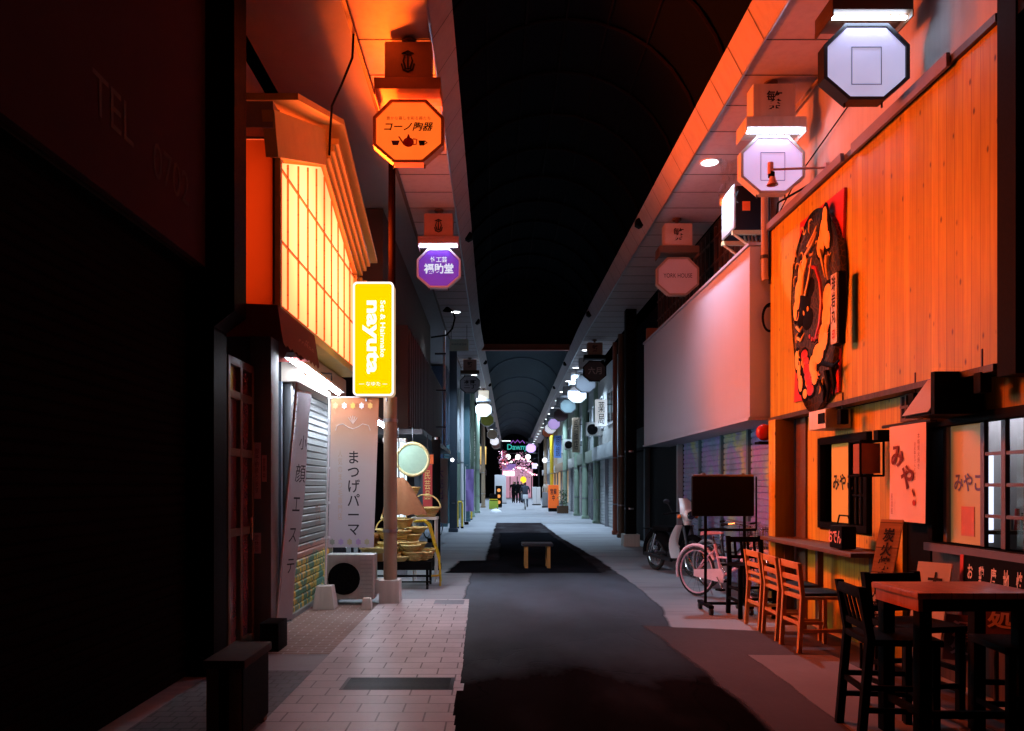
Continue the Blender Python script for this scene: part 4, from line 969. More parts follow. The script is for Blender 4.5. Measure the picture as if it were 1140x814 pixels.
b = MB('brown'); b.box(3.7, 4.35, 5.98, 6.19, 1.12, 1.15)
for k in range(9):
    y = 3.95 + k * .05; h = .1 + .08 * random.random(); b.use(random.choice(['glass', 'brown', 'redcloth', 'steel'])); b.cyl((y, 6.05, 1.15), (y, 6.05, 1.15 + h), .022, .016, 10)
b.build('kitchen_shelf', rs)
b = MB('brown'); b.box(3.43, 3.5, 6.3, 6.6, 2.03, 2.27); vw = b.build('vent_window', rs)
b = MB('black'); b.box(3.425, 3.432, 6.33, 6.57, 2.06, 2.24); b.use('brown')
for y in (6.4, 6.48): b.box(3.41, 3.43, y - .01, y + .01, 2.06, 2.24)
b.box(3.41, 3.43, 6.33, 6.57, 2.14, 2.16); b.build('grille', vw)
b = MB('brown'); b.box(3.08, 3.46, 6.75, 9.05, .87, .91, .006); b.build('counter', rs)
for y in (6.85, 8.0, 8.9): b = MB('brown'); b.box(3.3, 3.36, y - .03, y + .03, 0, .87); b.build('counter_leg', rs)
b = MB('black'); b.box(3.5, 3.56, 6.27, 6.62, 0, 2.03); b.build('entrance_door', rs)
b = MB('dkwood'); b.box(3.5, 3.56, 2.5, 6.24, 0, .98); b.build('dado', rs)
b = MB('offwhite'); b.box(3.2, 3.45, 7.55, 7.95, 2.05, 2.24, .012); o = b.build('wall_fixture', loc=(3.33, 7.75, 2.05)); tag(o, 'off white wall mounted box above the small amber window', 'wall box')
b = MB('black'); b.box(3.19, 3.2, 7.56, 7.7, 2.1, 2.2); b.build('label_plate', o)
# small black wall lanterns
def lantern(label, x, y, z):
    t = thing('wall_lantern', label, 'lantern', (x, y, z), 'small black hanging lanterns under the board wall')
    b = MB('black'); b.box(x - .04, x + .04, y - .04, y + .04, z, z + .14, .01); b.build('body', t)
    b = MB('dkmetal'); b.cyl((x, y, z + .14), (x, y, z + .3), .008, seg=6); b.build('hanger', t)
lantern('small black lantern hanging before the off white wall box', 3.28, 7.35, 2.07); lantern('small black lantern hanging beside the range hood', 3.3, 6.12, 2.08); lantern('small black lantern hanging near the right picture edge', 3.3, 5.28, 2.12)
hd = thing('range_hood', 'sloped grey vent hood with dark side over the large window', 'vent hood', (3.3, 5.75, 2.0))
b = MB(mat('hood_grey', (.4, .36, .36), .45)); vs = []
for y in (5.55, 5.9):
    vs += [(3.08, y, 2.02), (3.45, y, 2.02), (3.45, y, 2.3), (3.28, y, 2.3)]
b.mesh(vs, [(0, 3, 7, 4), (2, 3, 0, 1), (4, 7, 6, 5), (2, 6, 7, 3)]); b.build('cowl', hd)
b = MB('black'); b.box(3.1, 3.45, 5.5, 5.548, 2.0, 2.3); b.box(3.1, 3.44, 5.56, 5.89, 2.0, 2.018); b.build('side_plate', hd)
# noren
nr = thing('noren_curtain', 'pale pink door curtain with dark brush lettering hung at the entrance', 'door curtain', (3.36, 6.3, 1.2))
b = MB('dkmetal'); b.cyl((3.36, 6.0, 2.0), (3.36, 6.75, 2.0), .014); b.cyl((3.36, 6.7, 2.0), (3.46, 6.7, 2.0), .01); b.cyl((3.36, 6.05, 2.0), (3.46, 6.05, 2.0), .01); b.build('rod', nr)
b = MB(mat('noren_cloth', (.68, .52, .48), .85, var=.1)); vs = []; N = lambda u, v: Vector((3.35 + .006 * math.sin(u * 11 + v * 2) * (1 - v), 6.62 - .56 * u, 1.2 + .79 * v))
for j in range(17):
    for i in range(13): vs.append(N(i / 12, j / 16))
b.mesh(vs, [(j*13+i, j*13+i+1, (j+1)*13+i+1, (j+1)*13+i) for j in range(16) for i in range(12)]); c = b.build('cloth', nr)
for ch, u, v, w, h in (('み', .26, .68, .2, .18), ('や', .52, .46, .19, .2), ('、', .68, .3, .04, .07), ('・', .7, .2, .05, .05)):
    text(ch, 'redink' if ch in '・' else mat('maroon_ink', (.14, .015, .02), .8), 'lettering', c, N(u, v), -Y, Z, w, h, off=.009, bold=.03)
text('本格炭火焼き', mat('maroon_ink', (.14, .015, .02), .8), 'small_lettering', c, N(.88, .72), -Y, Z, .034, .28, off=.02, vert=True)
text('自家製おでんと地酒', mat('maroon_ink', (.14, .015, .02), .8), 'small_lettering', c, N(.78, .62), -Y, Z, .028, .3, off=.02, vert=True)
text('居酒屋', mat('maroon_ink', (.14, .015, .02), .8), 'small_lettering', c, N(.12, .18), -Y, Z, .03, .17, off=.02, vert=True)
bl = thing('bracket_lantern', 'black wire bracket lantern frame beside the door curtain', 'lantern', (3.3, 6.85, 1.6))
b = MB('black'); x0, x1, y0, y1, z0, z1 = 3.16, 3.36, 6.74, 6.94, 1.58, 1.88
for p, q in (((x0,y0,z0),(x0,y0,z1)), ((x1,y0,z0),(x1,y0,z1)), ((x0,y1,z0),(x0,y1,z1)), ((x1,y1,z0),(x1,y1,z1)), ((x0,y0,z0),(x1,y0,z0)), ((x0,y1,z0),(x1,y1,z0)), ((x0,y0,z0),(x0,y1,z0)), ((x1,y0,z0),(x1,y1,z0)), ((x0,y0,z1),(x1,y0,z1)), ((x0,y1,z1),(x1,y1,z1)), ((x0,y0,z1),(x0,y1,z1)), ((x1,y0,z1),(x1,y1,z1))): b.cyl(p, q, .01, seg=6)
b.build('frame', bl)
b = MB(mat('lantern_paper', (.25, .1, .05), .7)); b.box(3.18, 3.34, 6.76, 6.92, 1.6, 1.86); b.build('shade', bl)
b = MB('black'); b.box(3.34, 3.46, 6.8, 6.88, 1.88, 1.98); b.build('bracket', bl)
rl = thing('alarm_lamp', 'round dark red lamp on a bracket at the corner of the board wall', 'lamp', (3.2, 9.2, 2.05))
b = MB(mat('red_lens', (.35, .02, .015), .2)); b.ball((3.18, 9.2, 2.12), .1, (1, .7, 1)); b.build('lens', rl)
b = MB('black'); b.cyl((3.18, 9.24, 2.12), (3.3, 9.24, 2.12), .05); b.build('bracket', rl)
b = MB('black'); b.box(3.1, 3.3, 9.14, 9.3, 1.98, 2.01); b.build('shelf', rl)

# dragon board ------------------------------------------------------
dg = thing('dragon_signboard', 'oval black and gold carved dragon signboard on a red panel', 'signboard', (3.25, 7.7, 2.5))
b = MB('dragonred'); b.prism([(-.62, -.9), (.48, -.92), (.6, .98), (-.45, 1.0)], (3.27, 7.9, 3.3), -Y, Z, .026); b.build('red_panel', dg)
def scale_mat():
    t = NT('dragon_scales'); p = t.vec(t.pos(), (1, 1, 1)); vr = t.n('ShaderNodeTexVoronoi', feature='DISTANCE_TO_EDGE'); vr.inputs['Scale'].default_value = 16; t.l(p, vr.inputs['Vector'])
    n = t.noise(p, 9, 4); c = t.mix(t.ramp(vr.outputs['Distance'], (.02, 1), (.1, 0)), (.006, .006, .006), (.10, .05, .02))
    c = t.mix(t.ramp(n, (.5, 0), (.7, .6)), c, (.008, .008, .008)); t.principled(c, .45, 0, vr.outputs['Distance'], .5, .02); return t.m
oc = Vector((3.225, 7.88, 3.3))
ov = lambda a, f=1.: (math.cos(a) * .6 * f * (1 + .05 * math.sin(3 * a)), (math.sin(a) * 1.02 + .05 * math.cos(2*a)) * f)
b = MB(scale_mat()); k = 48; rings = 6; vs = []
for i in range(rings + 1):
    f = i / rings
    for j in range(k):
        p = ov(2 * math.pi * j / k, f); vs.append(oc - Y * p[0] + Z * p[1] - X * (.02 * (1 - f * f)))
b.mesh(vs, [(i*k+j, i*k+(j+1) % k, (i+1)*k+(j+1) % k, (i+1)*k+j) for i in range(rings) for j in range(k)])
b.prism([ov(2 * math.pi * j / k) for j in range(k)], oc, -Y, Z, .06); b.build('scaled_body', dg)
def rel(pts, r, m, nm, seg=7):
    b = MB(m); b.tube([oc - Y * a + Z * c - X * .02 for a, c in pts], r, seg); return b
def blob(m, nm, spots):
    if m != 'black':
        b = MB('black')
        for a, c, r1, r2 in spots: b.ball(oc - Y * a + Z * c - X * .012, 1, (.009, r1 + .022, r2 + .022), 12)
        b.build('outline', dg)
    b = MB(m)
    for a, c, r1, r2 in spots: b.ball(oc - Y * a + Z * c - X * .016, 1, (.011, r1 * .85, r2 * .88), 12)
    b.build(nm, dg)
blob('gold', 'gold_cloud', [(.27, .66, .12, .17), (.3, .8, .07, .12), (.2, .55, .11, .13), (.36, .56, .07, .1)])
blob('gold', 'gold_cloud', [(-.3, .36, .09, .2), (-.38, .2, .09, .18), (-.44, .05, .06, .12), (-.2, .5, .07, .1)])
blob('gold', 'gold_cloud', [(.36, .0, .13, .16), (.33, -.18, .12, .16), (.26, -.36, .13, .16), (.14, -.5, .16, .12), (.02, -.6, .12, .13), (.06, -.72, .09, .09)])
blob('gold', 'gold_cloud', [(-.4, -.48, .06, .12), (-.3, -.74, .07, .1), (-.34, -.62, .05, .1), (-.18, -.86, .07, .06)])
blob(mat('dragon_red2', (.42, .02, .015), .4), 'red_belly', [(-.2 + .03*k, -.46 - .075*k, .11, .07) for k in range(6)])
rel([(-.05, .42), (.1, .36), (.2, .2), (.24, 0), (.2, -.2), (.1, -.34)], .02, mat('dragon_red2', (.42, .02, .015), .4), 'c').build('red_mane', dg)
blob(mat('dragon_red2', (.42, .02, .015), .4), 'bead', [(-.06 + .06*k, -.34 + .012*(k-2)**2, .03, .03) for k in range(5)])
blob('black', 'dragon_head', [(-.16, .08, .18, .2), (-.28, -.06, .14, .12), (-.1, -.1, .18, .14), (-.3, -.24, .1, .08), (-.04, .2, .14, .12)])
blob('gold', 'dragon_eye', [(-.2, -.02, .035, .045), (-.1, .0, .035, .05)])
for pts in ([(-.34, -.14), (-.26, -.2), (-.2, -.16)], [(-.32, -.26), (-.24, -.3), (-.14, -.24)], [(-.12, .14), (-.02, .3), (.04, .48)], [(-.2, .16), (-.16, .36), (-.06, .5)], [(-.05, .62), (.1, .7), (.16, .76)], [(-.1, .56), (.06, .62), (.16, .7)], [(.24, .5), (.3, .35), (.36, .2)], [(.4, .4), (.38, .3), (.42, .16)]):
    b = MB('gold'); b.tube([oc - Y * a + Z * c - X * .04 for a, c in pts], [.018, .013, .006], 6); b.build('whisker', dg)
b = MB('black')
for pts in ([(.28, -.62), (.5, -.68), (.62, -.64)], [(.34, -.7), (.4, -.86), (.36, -1.0)], [(.46, -.68), (.52, -.84), (.5, -.96)], [(.22, -.78), (.3, -.9), (.28, -.98)]):
    b.tube([oc - Y * a + Z * c - X * .02 for a, c in pts], [.026, .02, .008], 7)
b.build('claw', dg)
b = MB('paper'); b.box(3.12, 3.14, 7.12, 7.24, 2.8, 3.44); o = b.build('name_plate', dg); b = MB('black'); b.box(3.141, 3.2, 7.11, 7.25, 2.79, 3.45); b.build('plate_backing', o)
text('琲岩丸', 'ink', 'lettering', o, (3.117, 7.18, 3.2), -Y, Z, .085, .44, vert=True, bold=.03); text('印', 'redink', 'seal', o, (3.117, 7.18, 2.88), -Y, Z, .06, .1, bold=.03)

for j in range(46):   # small gilt scale edges
    a = random.uniform(0, 6.28); f = random.uniform(.55, .93); p = ov(a, f); r_ = random.uniform(.03, .055); b0 = random.uniform(0, 6.28)
    gsc = MB('gold')
    gsc.tube([oc - Y * (p[0] + math.cos(b0 + R(q)) * r_) + Z * (p[1] + math.sin(b0 + R(q)) * r_ * 1.3) - X * .022 for q in (0, 35, 70, 105, 140)], [.003, .007, .009, .007, .003], 5); gsc.build('gilt_scale', dg)
# bracket lamp in front of sign two
gm = thing('wall_arm_lamp', 'pink swing arm lamp reaching from the wall before the lilac sign', 'lamp', (3.4, 8.0, 4.75))
pk = mat('arm_pink', (.6, .34, .32), .5)
b = MB(pk); b.cyl((3.42, 8.0, 4.75), (2.86, 8.0, 4.73), .012); b.build('arm', gm)
b = MB(pk); b.cyl((3.42, 8.0, 4.75), (3.38, 8.0, 4.75), .05); b.build('wall_plate', gm)
b = MB(pk); b.cyl((2.83, 8.0, 4.8), (2.83, 8.0, 4.68), .03); b.lathe([(.02, .12), (.035, .05), (.06, 0)], (2.85, 8.0, 4.57), 12); b.build('lamp_head', gm)
b = MB('black'); b.lathe([(.034, .05), (.034, .0)], (2.84, 8.0, 4.65), 12); b.build('collar', gm)
# clear plastic hanging by the downlight
b = MB(gl.m); vs = []
for j in range(8):
    for i in range(8): vs.append((2.85 + .22 * i / 7 + random.uniform(-.03, .03), 9.9 + random.uniform(-.06, .06), 5.05 + .7 * j / 7 * .8 + random.uniform(-.02, .02)))
clp = NT('crumpled_plastic'); tt = clp.n('ShaderNodeBsdfTransparent'); gg = clp.n('ShaderNodeBsdfGlossy'); gg.inputs['Roughness'].default_value = .2; mm = clp.n('ShaderNodeMixShader'); mm.inputs[0].default_value = .22
clp.l(tt.outputs[0], mm.inputs[1]); clp.l(gg.outputs[0], mm.inputs[2]); clp.l(mm.outputs[0], clp.out.inputs[0])
b = MB(clp.m); b.mesh(vs, [(j*8+i, j*8+i+1, (j+1)*8+i+1, (j+1)*8+i) for j in range(7) for i in range(7)])
tag(b.build('plastic_sheet', loc=(2.95, 9.9, 5.05)), 'crumpled clear plastic sheet hanging below the bright downlight', 'plastic sheet')

# ------------------------------------------------------------------ shuttered building with the white signboard
wb = thing('shuttered_building', 'dark building with blue painted shutters beyond the restaurant', 'building', (3.8, 13, 0))
b = MB(mat('sooty_wall', (.025, .02, .02), .85, var=.35, spec=.1)); b.box(3.62, 4.2, 9.4, 17.3, 4.4, 5.79); b.box(3.7, 4.2, 9.4, 17.3, 0, 4.4); b.build('wall', wb)
b = MB('dkwood')
for k in range(24): b.box(3.58, 3.62, 10.8 + k * .27, 10.83 + k * .27, 4.42, 5.7)
for z in (4.7, 5.1, 5.5): b.box(3.585, 3.615, 10.8, 17.2, z, z + .03)
b.build('lattice', wb)
sm = mural('graffiti_shutter', [(.3, (.12, .17, .28)), (.42, (.2, .27, .42)), (.5, (.28, .2, .48)), (.56, (.2, .3, .42)), (.66, (.46, .48, .2)), (.75, (.25, .2, .42))], 1.4, .5, 4.)
for k in range(4):
    y0 = 9.7 + k * 1.3; b = MB(sm); b.slats((3.62, y0 + .04, .03), Y, Z, 1.22, 2.25, .085, .018, -X); s_ = b.build('roller_shutter', wb)
    b = MB(mat('teal_rail', (.07, .13, .15), .5)); b.box(3.56, 3.64, y0 - .04, y0 + .04, 0, 2.3); b.build('shutter_rail', s_)
b = MB('black'); b.box(3.62, 3.7, 15.0, 17.3, 0, 2.4); b.build('doorway', wb)
b = MB('grey'); b.box(3.5, 3.6, 14.9, 15.0, 0, 2.35); b.build('door_post', wb)
wbx = thing('white_signboard', 'blank white box signboard projecting above the blue shutters', 'signboard', (3.3, 12.7, 2.3))
def white_box():
    t = NT('white_panel'); p = t.pos(); n = t.noise(p, .8, 4); st = t.noise(t.vec(p, (6, 6, .5)), 1, 5)
    c = t.mix(n, (.36, .39, .47), (.42, .45, .53)); c = t.mix(t.ramp(st, (.5, 0), (.85, .15)), c, (.3, .28, .29)); z = t.n('ShaderNodeSeparateXYZ'); t.l(p, z.inputs[0]); c = t.mix(t.ramp(t.math('ADD', t.math('MULTIPLY', z.outputs['Z'], .2), t.math('MULTIPLY', n, .06)), (.46, .5), (.52, 0)), c, (.3, .28, .29)); t.principled(c, .6, spec=.15); return t.m
b = MB(white_box()); b.box(3.08, 3.6, 9.42, 16.05, 2.32, 4.38, .012); b.build('panel', wbx)
b = MB(mat('edge_tin', (.36, .37, .45), .6)); b.box(3.06, 3.61, 9.4, 16.07, 4.385, 4.42); b.box(3.06, 3.61, 9.4, 16.07, 2.28, 2.315); b.build('edge_strip', wbx)
cc = thing('coiled_cable', 'black coil of cable hanging on the end of the white signboard', 'cable', (3.33, 9.36, 3.35))
b = MB('black')
for j in range(4): b.tube([(3.3 + math.cos(R(15*k))*(.075+.006*j), 9.37 - .012*j, 3.5 + math.sin(R(15*k))*(.15+.006*j)) for k in range(24)], .012, 6, True)
b.build('coil', cc)
b = MB('dkmetal'); b.cyl((3.3, 9.41, 3.64), (3.3, 9.33, 3.65), .008, seg=6); b.build('hook', cc)
pp = thing('drainpipe', 'orange lit drainpipe at the end of the white signboard', 'drainpipe', (3.25, 9.3, 3.8))
b = MB('beige'); b.tube([(3.23, 9.33, 5.6), (3.23, 9.33, 4.0), (3.24, 9.33, 3.95)], .04, 10); b.build('pipe', pp)
for z in (4.2, 5.0): b = MB('dkmetal'); b.cyl((3.23, 9.33, z), (3.23, 9.33, z + .04), .05); b.build('clip', pp)
b = MB('dkmetal'); b.cyl((3.29, 9.33, 3.9), (3.29, 9.33, 5.2), .015, seg=6); b.build('cable_run', pp)
aw2 = thing('air_conditioner', 'boxy dark air conditioner with a pale side on brackets above the white signboard', 'air conditioner', (3.2, 10.5, 4.7))
b = MB(mat('dull_white', (.3, .32, .33), .5)); b.box(3.13, 3.16, 10.2, 10.75, 4.86, 5.43, .01); b.build('side_panel', aw2)
b = MB('darkwall'); b.box(3.165, 3.5, 10.2, 10.75, 4.84, 5.41, .015); b.build('casing', aw2)
b = MB('orange'); b.box(3.24, 3.34, 10.19, 10.198, 5.08, 5.2); b.build('label_plate', aw2)
for y in (10.22, 10.68):
    b = MB(mat('bracket_paint', (.4, .3, .15), .5)); b.box(3.12, 3.62, y, y + .05, 4.78, 4.835); b.build('bracket', aw2)
    b = MB('bracket_paint' if 0 else mat('bracket_paint', (.4, .3, .15), .5)); b.cyl((3.15, y + .02, 4.78), (3.6, y + .02, 4.45), .018); b.build('strut', aw2)
for k in range(4):
    b = MB('steel'); b.tube([(3.3 + .05*k, 10.3, 4.78), (3.32 + .05*k, 10.25, 4.6), (3.35 + .06*k, 10.35, 4.45), (3.5, 10.4, 4.4)], .014, 6); b.build('pipe', aw2)
b = MB('black'); b.tube([(3.36, 9.4, 4.44), (3.2, 8.8, 4.68), (3.3, 8.3, 4.66), (3.36, 7.6, 4.63)], .012, 6); b.tube([(3.4, 9.3, 4.75), (3.35, 8.6, 4.9), (3.41, 7.2, 5.2)], .008, 6); tag(b.build('cable', loc=(3.36, 9.4, 4.5)), 'loose black cables strung along the top of the cedar wall', 'cable')

# ------------------------------------------------------------------ further buildings
def facade(side, y0, y1, label, wall, shut, lower='shutter', windows=True, band=None, trim='grey', x=None):
    xx = x if x is not None else (3.95 if side > 0 else -2.35)
    t = thing('shop_building', label, 'building', (xx + bend((y0 + y1) / 2), (y0 + y1) / 2, 0)); n = -side
    B = lambda y: xx + bend(y)
    ym = (y0 + y1) / 2; X0 = B(ym)
    b = MB(wall); b.box(X0, X0 + side * .6, y0, y1, 2.9, 5.79, .01); b.box(X0 + side * .12, X0 + side * .6, y0, y1, 0, 2.9); b.build('wall', t)
    b = MB(band or trim); b.box(X0 + n * .18, X0 + side * .1, y0 + .1, y1 - .1, 2.45, 2.95, .01); b.build('signboard', t)
    nsh = max(1, round((y1 - y0) / 2.6)); w = (y1 - y0 - .2) / nsh
    for k in range(nsh):
        ya = y0 + .1 + k * w
        if lower == 'shutter':
            b = MB(shut); b.slats((X0 + side * .1, ya + .06, .02), Y, Z, w - .12, 2.4, .11, .02, (n, 0, 0)); s_ = b.build('roller_shutter', t)
        elif lower == 'open':
            b = MB(shut); b.box(X0 + side * .1, X0 + side * .12, ya + .06, ya + w - .06, .0, 2.4); s_ = b.build('doorway', t)
        else:
            b = MB(shut); b.box(X0 + side * .1, X0 + side * .12, ya + .06, ya + w - .06, .4, 2.4); s_ = b.build('shop_window', t)
        b = MB(trim); b.box(X0 + n * .04, X0 + side * .11, ya - .05, ya + .05, 0, 2.44); b.build('post', s_)
    if windows:
        for k in range(nsh):
            yc = y0 + .1 + (k + .5) * w; b = MB('white'); ww = min(.8, w * .35)
            b.ring([(-ww, -.6), (ww, -.6), (ww, .6), (-ww, .6)], [(-ww+.07, -.53), (ww-.07, -.53), (ww-.07, .53), (-ww+.07, .53)], (X0 + n * .05, yc, 4.2), (0, 1, 0) if side < 0 else (0, -1, 0), Z, .06)
            b.box(X0 + n * .03, X0 + n * .05, yc - .03, yc + .03, 3.68, 4.72); w_ = b.build('window', t)
            b = MB('glass'); b.box(X0 + n * .012, X0 + n * .02, yc - ww + .07, yc + ww - .07, 3.67, 4.73); b.build('pane', w_)
    return t
wA = mat('cool_wall', (.42, .45, .45), .7, grime=.3); wB = mat('olive_wall', (.22, .25, .2), .7, grime=.3); wC = mat('pale_wall', (.5, .5, .47), .7, grime=.3)
wD = mat('blue_wall', (.1, .14, .2), .7); wE = mat('warm_wall', (.36, .25, .17), .7); sg = mat('grey_shutter', (.4, .41, .41), .45, .2, grime=.2); sd = mat('dark_shutter', (.09, .1, .11), .5)
glow = lambda n, c, s: litface(n, c, s)
facade(1, 17.4, 22.8, 'dark building with black doorways before the brown columns on the right', 'darkwall', 'black', 'open', False, 'black', x=3.9)
facade(1, 22.9, 31, 'white walled building with framed upper windows and grey shutters on the right', wC, sg, 'shutter', True, wA)
facade(1, 31.1, 38.5, 'grey green building with dark doorways behind the pale green columns', wA, sd, 'shutter', True, wB)
facade(1, 38.6, 47, 'olive building with upper windows past the green columns on the right', wB, sg, 'shutter', True, wC)
facade(1, 47.1, 56, 'pale building with a warm lit shop window far along the right', wC, glow('warm_window', (.9, .5, .2), .35), 'window', True, wE)
facade(1, 56.1, 66, 'warm brown building with lit shop window near the far right end', wE, glow('warm_window2', (1., .6, .3), .5), 'window', False, wC)
facade(1, 66.1, 78, 'grey building at the far right end of the arcade', wA, glow('cool_window', (.6, .7, .9), .5), 'window', True, wA)
facade(-1, 21.6, 28, 'dark navy building beside the slate column on the left', wD, sd, 'open', False, 'black', x=-2.3)
facade(-1, 28.1, 35, 'blue shopfront with tall panels beyond the slate column', 'navy', M['navy'], 'shutter', False, M['teal'], 'teal', x=-1.9)
facade(-1, 35.1, 43, 'pale green trimmed shop on the left with shuttered front', wA, sg, 'shutter', True, wB, 'green', x=-1.9)
facade(-1, 43.1, 53, 'grey shop with upper windows far along the left', wC, glow('cool_window2', (.7, .8, .8), .3), 'window', True, wA, x=-1.9)
facade(-1, 53.1, 64, 'olive walled shop with dim window far along the left', wB, sg, 'shutter', True, wE, x=-1.9)
facade(-1, 64.1, 78, 'dark building at the far left end of the arcade', 'darkwall', 'black', 'open', False, 'black', x=-1.9)
# columns
for lb_, x, y, r, m in (('black square column nearest the dark doorway on the right', 3.35, 19.2, .13, 'black'), ('brown column beyond the black one on the right', 3.62, 22.3, .09, 'brown'), ('thinner rust brown column paired with the brown one', 3.62, 23.6, .07, 'rust'),
                        ('first pale green column on the right', 3.85, 30.6, .13, 'green'), ('second pale green column on the right', 3.8, 34.8, .13, 'green'), ('third pale green column on the right', 3.72, 38.2, .13, 'green'), ('fourth pale green column on the right', 3.6, 44.5, .14, 'green'), ('mustard column far along the right', 3.4, 55, .13, 'yellow'), ('pale column farthest along the right', 3.35, 64, .13, 'beige')):
    column(lb_, x, y, r, m, square=(m == 'black'), base=.2 if y < 20 else 0)
for lb_, x, y, r, m in (('slate blue square column standing forward on the left', -1.36, 25, .12, 'slate'), ('thin white column beside the yellow barriers', -1.3, 28.6, .06, 'white'), ('teal column beyond the yellow barriers on the left', -1.32, 32.2, .12, 'teal'), ('pale green column on the left beside the purple flag', -1.3, 36.5, .1, 'green'), ('pale green column far on the left', -1.3, 42, .13, 'green'), ('pale column farthest along the left', -1.32, 52, .13, 'beige')):
    column(lb_, x, y, r, m, square=(m in ('slate', 'teal')))
# brown vertical sign
b = MB(mat('rust_panel', (.3, .09, .04), .6)); b.box(3.3, 3.6, 16.9, 17.0, 2.4, 4.9, .02); o = b.build('vertical_sign', loc=(3.45, 16.95, 2.4)); tag(o, 'rust orange vertical panel sign past the far end of the white signboard', 'sign')
for z in (2.7, 4.5): b = MB('black'); b.box(3.6, 3.7, 16.92, 16.98, z, z + .06); b.build('bracket', o)

# ------------------------------------------------------------------ chairs and tables
def ladder_stool():
    t = thing('bar_stool', '', 'stool', (0, 0, 0), 'orange wooden stools at the counter')
    w, d, sh_, bh = .4, .4, .5, .8          # back rail side at x=0, sitter faces +x
    for y in (-w/2, w/2):
        b = MB('stoolwood'); b.mesh([(a*.018 + dx, y + c*.018, z) for z, dx in ((0, -.03), (.5, 0), (bh, -.035)) for a, c in ((-1,-1),(1,-1),(1,1),(-1,1))], [(0,1,2,3), (11,10,9,8)] + [(i*4+k, i*4+(k+1)%4, (i+1)*4+(k+1)%4, (i+1)*4+k) for i in range(2) for k in range(4)]); b.build('leg', t)
        b = MB('stoolwood'); b.box(d - .036, d, y - .018, y + .018, 0, sh_ - .03, .003); b.build('leg', t)
    b = MB('stoolwood'); b.box(-.012, d + .01, -w/2 - .01, w/2 + .01, sh_ - .03, sh_, .006); b.build('seat', t)
    b = MB('dkmetal'); b.box(.03, d, -w/2 + .02, w/2 - .02, sh_, sh_ + .03, .012); b.build('cushion', t)
    for z0, z1, dx in ((.74, .8, -.03), (.63, .68, -.018), (.55, .58, -.008)):
        b = MB('stoolwood'); b.box(dx - .01, dx + .01, -w/2, w/2, z0, z1, .004); b.build('back_slat', t)
    b = MB('stoolwood'); b.box(0, d, -w/2 - .008, -w/2 + .008, .18, .21); b.box(0, d, w/2 - .008, w/2 + .008, .18, .21); b.box(-.022, -.006, -w/2, w/2, .24, .27); b.box(d - .028, d - .012, -w/2, w/2, .12, .15); b.build('stretcher', t)
    return t
s0 = ladder_stool()
for k, (x, y, rz, lb_) in enumerate(((2.73, 7.13, .03, 'nearest of the three orange wooden stools at the counter'), (2.74, 7.68, -.02, 'middle one of the three orange wooden stools at the counter'), (2.75, 8.22, .02, 'farthest orange wooden stool, next to the black chair'))):
    o = s0 if k == 0 else dup(s0); o.location = (x, y, .008); o.rotation_euler.z = rz; o['label'] = lb_
def slat_chair(bh=.9, sh_=.6):
    t = thing('bar_chair', '', 'chair', (0, 0, 0), 'black slatted high chairs'); w, d = .38, .38; m = 'black'
    for y in (-w/2, w/2):
        b = MB(m); b.mesh([(a*.022 + dx, y + c*.022, z) for z, dx in ((0, -.05), (sh_, 0), (bh, -.05)) for a, c in ((-1,-1),(1,-1),(1,1),(-1,1))], [(0,1,2,3), (11,10,9,8)] + [(i*4+k, i*4+(k+1)%4, (i+1)*4+(k+1)%4, (i+1)*4+k) for i in range(2) for k in range(4)]); b.build('leg', t)
        b = MB(m); b.box(d - .04, d, y - .022, y + .022, 0, sh_ - .04, .003); b.build('leg', t)
    b = MB(m); b.box(-.02, d + .02, -w/2 - .02, w/2 + .02, sh_ - .04, sh_, .008); b.build('seat', t)
    b = MB(m); b.box(-.065, -.03, -w/2, w/2, bh - .07, bh - .01, .006); b.build('top_rail', t)
    b = MB(m); b.box(-.02, .01, -w/2, w/2, sh_ + .04, sh_ + .08, .004); b.build('lower_rail', t)
    for k in range(4):
        y = -w/2 + (k + 1) * w / 5; b = MB(m); b.mesh([(a*.006 + dx, y + c*.014, z) for z, dx in ((sh_ + .07, -.004), (bh - .05, -.047)) for a, c in ((-1,-1),(1,-1),(1,1),(-1,1))], [(k2, (k2+1)%4, 4+(k2+1)%4, 4+k2) for k2 in range(4)]); b.build('back_slat', t)
    b = MB(m)
    for z in (.17, .3): b.box(-.02, d, -w/2 - .012, -w/2 + .012, z, z + .03); b.box(-.02, d, w/2 - .012, w/2 + .012, z, z + .03)
    b.box(-.03, -.006, -w/2, w/2, .28, .31); b.box(d - .03, d - .008, -w/2, w/2, .2, .23); b.build('stretcher', t)
    return t
c0 = slat_chair(); c0.location = (2.2, 4.72, .008); c0.rotation_euler.z = R(-6); c0['label'] = 'black slatted high chair left of the foreground wooden table'
o = dup(c0, label='black slatted chair standing beyond the orange stools by the shutters', loc=(2.93, 9.1, .004), rz=R(-88))
o = dup(c0, label='black slatted high chair half hidden right of the foreground table', loc=(3.22, 4.45, .008), rz=R(174))
o = dup(c0, label='black slatted high chair in the dark behind the foreground table', loc=(2.72, 5.3, .008), rz=R(-80))
tt_ = thing('high_table', 'square high table with reddish plank top and black legs in front', 'table', (2.67, 4.55, 0))
b = MB('tablewood'); b.box(2.33, 3.02, 4.3, 4.82, .87, .905, .005); b.build('tabletop', tt_)
b = MB('tablewood'); b.box(2.345, 2.37, 4.32, 4.8, .8, .868); b.box(2.98, 3.005, 4.32, 4.8, .8, .868); b.use('black'); b.box(2.371, 2.979, 4.32, 4.345, .8, .868); b.box(2.371, 2.979, 4.775, 4.8, .8, .868); b.build('apron', tt_)
for x in (2.39, 2.94):
    for y in (4.36, 4.76):
        b = MB('black'); b.box(x - .035, x + .035, y - .035, y + .035, .0, .8, .004); b.build('leg', tt_)
